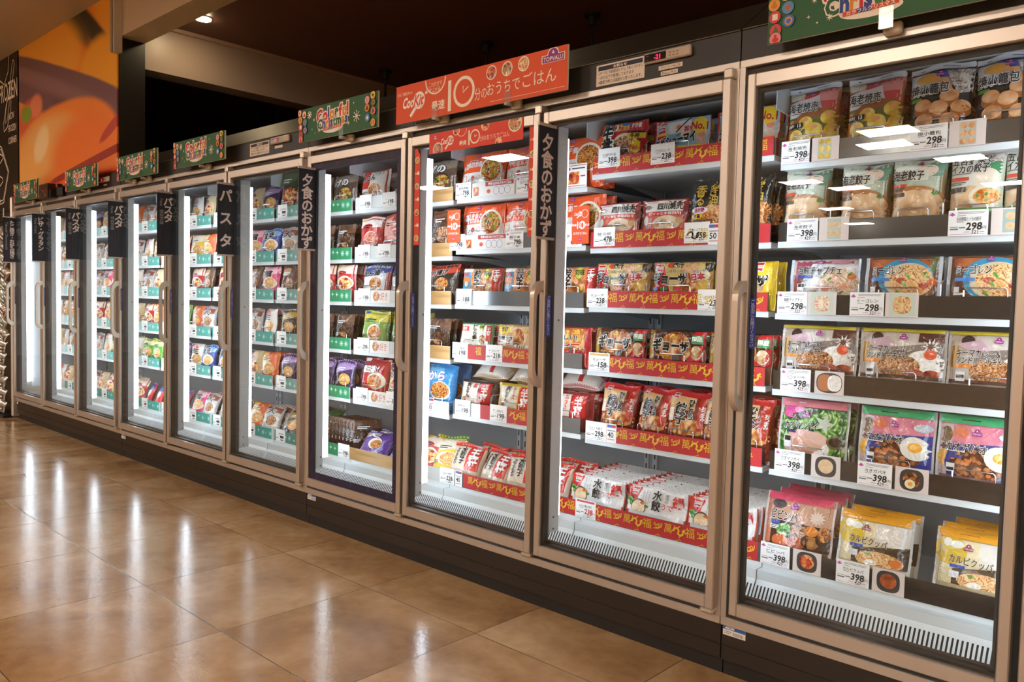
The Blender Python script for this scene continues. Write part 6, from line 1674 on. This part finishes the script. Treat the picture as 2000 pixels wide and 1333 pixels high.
# ------------------------------------------------------------------ orange banner and strips on door 2
def banner():
    w, h = .53, .083; b = MB(); b.box(0, w, 0, .001, 0, h, paper('d8402a')); a = Art(lambda x, y, k: (x, -.0001 - k, y), w, h); a.EPS = .00004
    for x, y, r, fd in ((.10, .16, .36, fVeg), (.31, .96, .25, fPizza), (.62, .95, .26, fPizza), (.92, .82, .42, fVeg), (.76, .05, .22, fPizza)): a.ell(x, y, r, r, cream, n=20); a.ell(x, y, r * .86, r * .86, fd, n=20)
    emblem(a, .07, .74, .28); cookit_logo(a, .205, .52, .46, 'd8402a'); a.ring(.37, .98, .34, .37, cream, n=20, a0=PI, a1=2 * PI); a.text('最速', .385, .28, .2, cream, bold=.03, fit=.08); a.text('1', .452, .50, .62, cream, bold=.05, sx=.6); a.ring(.515, .50, .27, .34, cream, n=30); a.line([(.512, .6), (.512, .48), (.535, .56)], .035, cream); a.text('分のおうちでごはん', .72, .36, .22, cream, bold=.0, fit=.30)
    return join(b, a).mesh('banner')
o = put(banner(), 'banner', (-1.388, -.0316, 1.775)); tag(o, 'wide orange meal kit banner stuck across the top of the orange-trimmed door', 'banner')
def strip_v(seed):
    w, h = .034, .41; b = MB(); b.prism([(0, 0), (w, 0), (w, h - .03), (w - .012, h - .008), (w - .02, h), (0, h)], 1, 0, .0008, paper('d8432a')); a = Art(lambda x, y, k: (x, -.0001 - k, y), w, h); a.EPS = .00004
    for i in range(7):
        y = .07 + i * .135
        if (i + seed) % 2: a.ell(.5, y, .034, .034, cream, n=16); a.ell(.5, y, .028, .028, fVeg, n=16)
        else: a.text('Coo', .34, y, .022, cream, bold=.03, fit=.4, skew=.2); a.ell(.72, y, .018, .02, cream, n=10)
    return join(b, a).mesh('side_strip')
o = put(strip_v(1), 'side_strip', (-1.493, -.0198, 1.400)); tag(o, 'narrow orange strip with round food pictures, left side of the orange-trimmed door', 'banner')
o = put(strip_v(0), 'side_strip', (-.836, -.0198, 1.412)); tag(o, 'narrow orange strip with round food pictures, right side of the orange-trimmed door', 'banner')

# ------------------------------------------------------------------ notices, thermometers and number labels on the hood
def notice(x, z, w, h, label, rz=0.0):
    b = MB(); b.box(0, w, 0, .0012, 0, h, paper('ded3c4')); a = Art(lambda X, Y, k: (X, -.0001 - k, Y), w, h); a.EPS = .00004; nv = paper('1a1c34')
    a.rect(.04, .72, .96, .93, nv, n=(1, 1)); a.text('お知らせ', .5, .825, .13, cream, bold=.02, fit=.28)
    a.text('このケースは「冷蔵温度記録システム」を導入しております。', .5, .60, .13, nv, bold=.01, fit=.92); a.text('−18℃以下で管理しております', .42, .38, .14, nv, bold=.01, fit=.74); a.text('※霜取り時には温度が上昇いたします。', .5, .16, .14, nv, bold=.01, fit=.90)
    tag(put(join(b, a).mesh('notice_sheet'), 'notice_sheet', (x, .0022, z), (0, rz, 0)), label, 'notice')
notice(-.548, 1.925, .200, .072, 'white temperature notice sheet with navy heading, right of the orange sign')
notice(-2.915, 1.928, .200, .068, 'white temperature notice sheet between two green signs, left of purple-bordered door')
def thermo(x, z, label):
    e_ = empty('thermometer', (x, .0035, z)); tag(e_, label, 'thermometer')
    b = MB(); b.box(0, .178, -.016, 0, 0, .034, M('thermo_case', 'b3a494', rough=.4), .004); b.build('case', e_)
    b = MB(); b.box(.006, .088, -.0172, -.0162, .005, .029, M('display_black', '0a0606', rough=.15)); a = Art(lambda X, Y, k: (.006 + X, -.0173 - k, .005 + Y), .082, .024); a.EPS = .00004
    a.text('-21', .60, .46, .60, M('led_red', '300008', emit='ff1040', estr=5), bold=.02); a.rect(.06, .2, .2, .26, paper('6a605a'), n=(1, 1)); a.rect(.06, .7, .2, .76, paper('6a605a'), n=(1, 1)); join(b, a).build('display', e_)
    b = MB()
    for i in range(3):
        for j in range(2): b.box(.10 + i * .014, .105 + i * .014, -.0172, -.016, .009 + j * .01, .013 + j * .01, paper('7d7166'))
    b.build('button', e_)
thermo(-.345, 1.963, 'beige digital thermometer with red -21 display, above the second door from right')
thermo(-2.685, 1.965, 'beige digital thermometer with red -21 display, between two green signs')
thermo(-5.03, 1.957, 'beige digital thermometer on the hood in front of the poster')
def numlab(x, z, w, h, t, label):
    b = MB(); b.box(0, w, 0, .001, 0, h, paper('d5c9ba')); a = Art(lambda X, Y, k: (X, -.0001 - k, Y), w, h); a.EPS = .00004
    if t: a.text(t, .5, .5, .62, paper('4a4640'), fit=.8)
    tag(put(join(b, a).mesh('number_label'), 'number_label', (x, .0024, z)), label, 'label')
numlab(-.293, 1.937, .090, .014, 'デイリーNo.39', 'upper white number label No.39 under the thermometer, second door from right')
numlab(-.284, 1.919, .064, .013, 'No.92', 'lower white number label No.92 under the thermometer, second door from right')
numlab(-2.66, 1.944, .075, .013, '', 'small white label under the thermometer between two green signs')
numlab(-4.70, 1.972, .055, .013, '', 'small white label on the hood beside the two-clip green sign')
numlab(-4.98, 1.932, .06, .012, '', 'small white label under the thermometer in front of the poster')
b = MB(); b.box(0, .195, 0, .0012, 0, .026, paper('d8cfc4')); b.box(.003, .192, -.0006, 0, .003, .023, paper('15162a')); a = Art(lambda X, Y, k: (X, -.0007 - k, Y), .195, .026); a.text('レジにてお申し付けください。', .5, .5, .42, cream, bold=.0, fit=.88)
tag(put(join(b, a).mesh('notice_plate'), 'notice_plate', (-1.520, .0022, 1.918)), 'small navy notice plate with white edge below the orange sign', 'notice')
# asset tags on the kick plates
def asset(x, w, label):
    b = MB(); b.box(0, w, 0, .0008, 0, .030, paper('e0dbd2')); a = Art(lambda X, Y, k: (X, -.0001 - k, Y), w, .030); a.EPS = .00004; a.rect(0, .60, 1, 1, paper('2a5ba8'), n=(1, 1)); a.text('AEON', .3, .80, .26, cream, bold=.03)
    for i in range(12): a.rect(.45 + i * .04, .1, .45 + i * .04 + (.012 if i % 3 else .022), .45, ink, n=(1, 1))
    a.rect(.06, .38, .4, .45, g5, n=(1, 1)); a.rect(.06, .2, .36, .27, g5, n=(1, 1))
    tag(put(join(b, a).mesh('asset_tag'), 'asset_tag', (x, .0110, .134)), label, 'label')
asset(.006, .076, 'blue and white barcode label on the kick plate under the rightmost door')
asset(-2.332, .074, 'blue and white barcode label on the kick plate under the purple-bordered door')
asset(-4.685, .070, 'blue and white barcode label on the kick plate under the fourth door from left')
numlab(-7.0, .142, .04, .02, '', 'tiny white label on the kick plate under the leftmost door')
# small dark box standing on the rail at the far left
bx = empty('display_box', (-6.20, -.028, ZT)); tag(bx, 'small dark brown printed box between the two leftmost green signs', 'box')
b = MB(); b.box(0, .235, -.03, .03, 0, .112, M('box_brown', '2e1812', rough=.4)); a = Art(lambda X, Y, k: (X, -.0301 - k, Y), .235, .112); a.rect(.08, .1, .92, .9, ramp_mat('box_print', 'chunks', ['1c0f0c', '4a2018', '7a3a28', '2a3a20'], 40), n=(2, 2)); join(b, a).build('carton', bx)
b = MB(); b.box(.235, .27, -.02, .03, .0, .06, blk); b.build('bracket', bx)
tag(put((lambda m_: (m_.box(0, .11, -.03, .0030, 0, .075, blk, .01), m_.box(.02, .05, -.03, 0, .075, .098, blk), m_.mesh('black_holder'))[-1])(MB()), 'black_holder', (-5.86, 0, ZT)), 'black plastic holder on the rail right of the small dark box', 'holder')

# ------------------------------------------------------------------ clip rack with pouches at the far left
rk = empty('clip_rack', (-7.45, -.02, 0)); tag(rk, 'black wire rack of hanging pouches left of the cabinets', 'rack')
b = MB()
for x in (-.22, .30): b.tube([(x, .045, 0.0), (x, .045, 1.88)], .010, blk, n=8)
for i in range(9): b.tube([(-.22, .045, .12 + i * .21), (.30, .045, .12 + i * .21)], .005, blk, n=6)
b.build('frame', rk)
b = MB(); b.box(-.25, .33, -.06, .07, 0, .03, blk, .006); b.build('foot', rk)
b = MB(); b.box(.28, .31, -.03, -.028, 1.74, 1.90, paper('cfc0ae')); b.build('price_flag', rk)
slv = M('pouch_silver', 'a9a59c', rough=.2, metal=.55, bump=.3, bscale=20); slb = M('pouch_brown', '4a3226', rough=.3, bump=.3, bscale=20); sld = M('pouch_dark', '2a2c2c', rough=.3, bump=.3, bscale=20)
def pouch(c, seed):
    def f(a):
        a.rect(.0, .55, 1, 1, slv); a.rect(.1, .1, .9, .5, c); a.rect(.2, .22, .8, .34, cream, n=(1, 1))
    return pack(.15, .105, .03, slv, f, 'tb', seed, back=slv, hid=0)
PCH = [pouch(sld, 90), pouch(slb, 91), pouch(M('pouch_teal', '4a6a6c', rough=.3), 92)]
for i in range(15):
    z = 1.62 - i * .112
    k_ = (0, 0, 2, 0, 2, 2, 1, 2, 1, 1, 1, 1, 0, 1, 1)[i]
    nm = ('dark', 'brown', 'teal')[k_]
    o = put(PCH[k_], 'pouch', (-7.205 - .02 * math.sin(i * 1.3) - .006 * i * (i > 6), -.065, z), (math.radians(-10), math.radians(34 if i < 9 else 12), math.radians(18)))
    tag(o, f"silver-topped {nm} pouch on the clip rack, {ORD[i] if i < 10 else ('eleventh', 'twelfth', 'thirteenth', 'fourteenth', 'fifteenth')[i - 10]} from the top", 'pouch', 'pouches on the clip rack')
# black pillar across the aisle whose lettering the glass mirrors
b = MB(); b.box(-3.42, -2.60, -4.75, -4.0, 0, 3.3, M('panel_black', '17130f', rough=.35)); struct('pillar', b)
pl = empty('pillar_sign', (-2.62, -3.999, 2.3)); b = MB(); b.box(-.78, 0, 0, .012, 0, .9, M('panel_black', '17130f', rough=.35)); b.build('board', pl)
a = Art(lambda x, y, k: (-x, .0122 + k, y), .78, .9); a.text('AEON', .42, .55, .14, cream, bold=.0, sx=.9); a.text('FROZEN', .42, .30, .13, cream, bold=.0, sx=.85, fit=.7); a.build('lettering', pl)
tag(pl, 'black pillar board with cream lettering across the aisle, mirrored in second door from right', 'sign')
bpy.data.objects.remove(_to); bpy.data.curves.remove(_tc)
for me in list(bpy.data.meshes):
    if me.users == 0: bpy.data.meshes.remove(me)
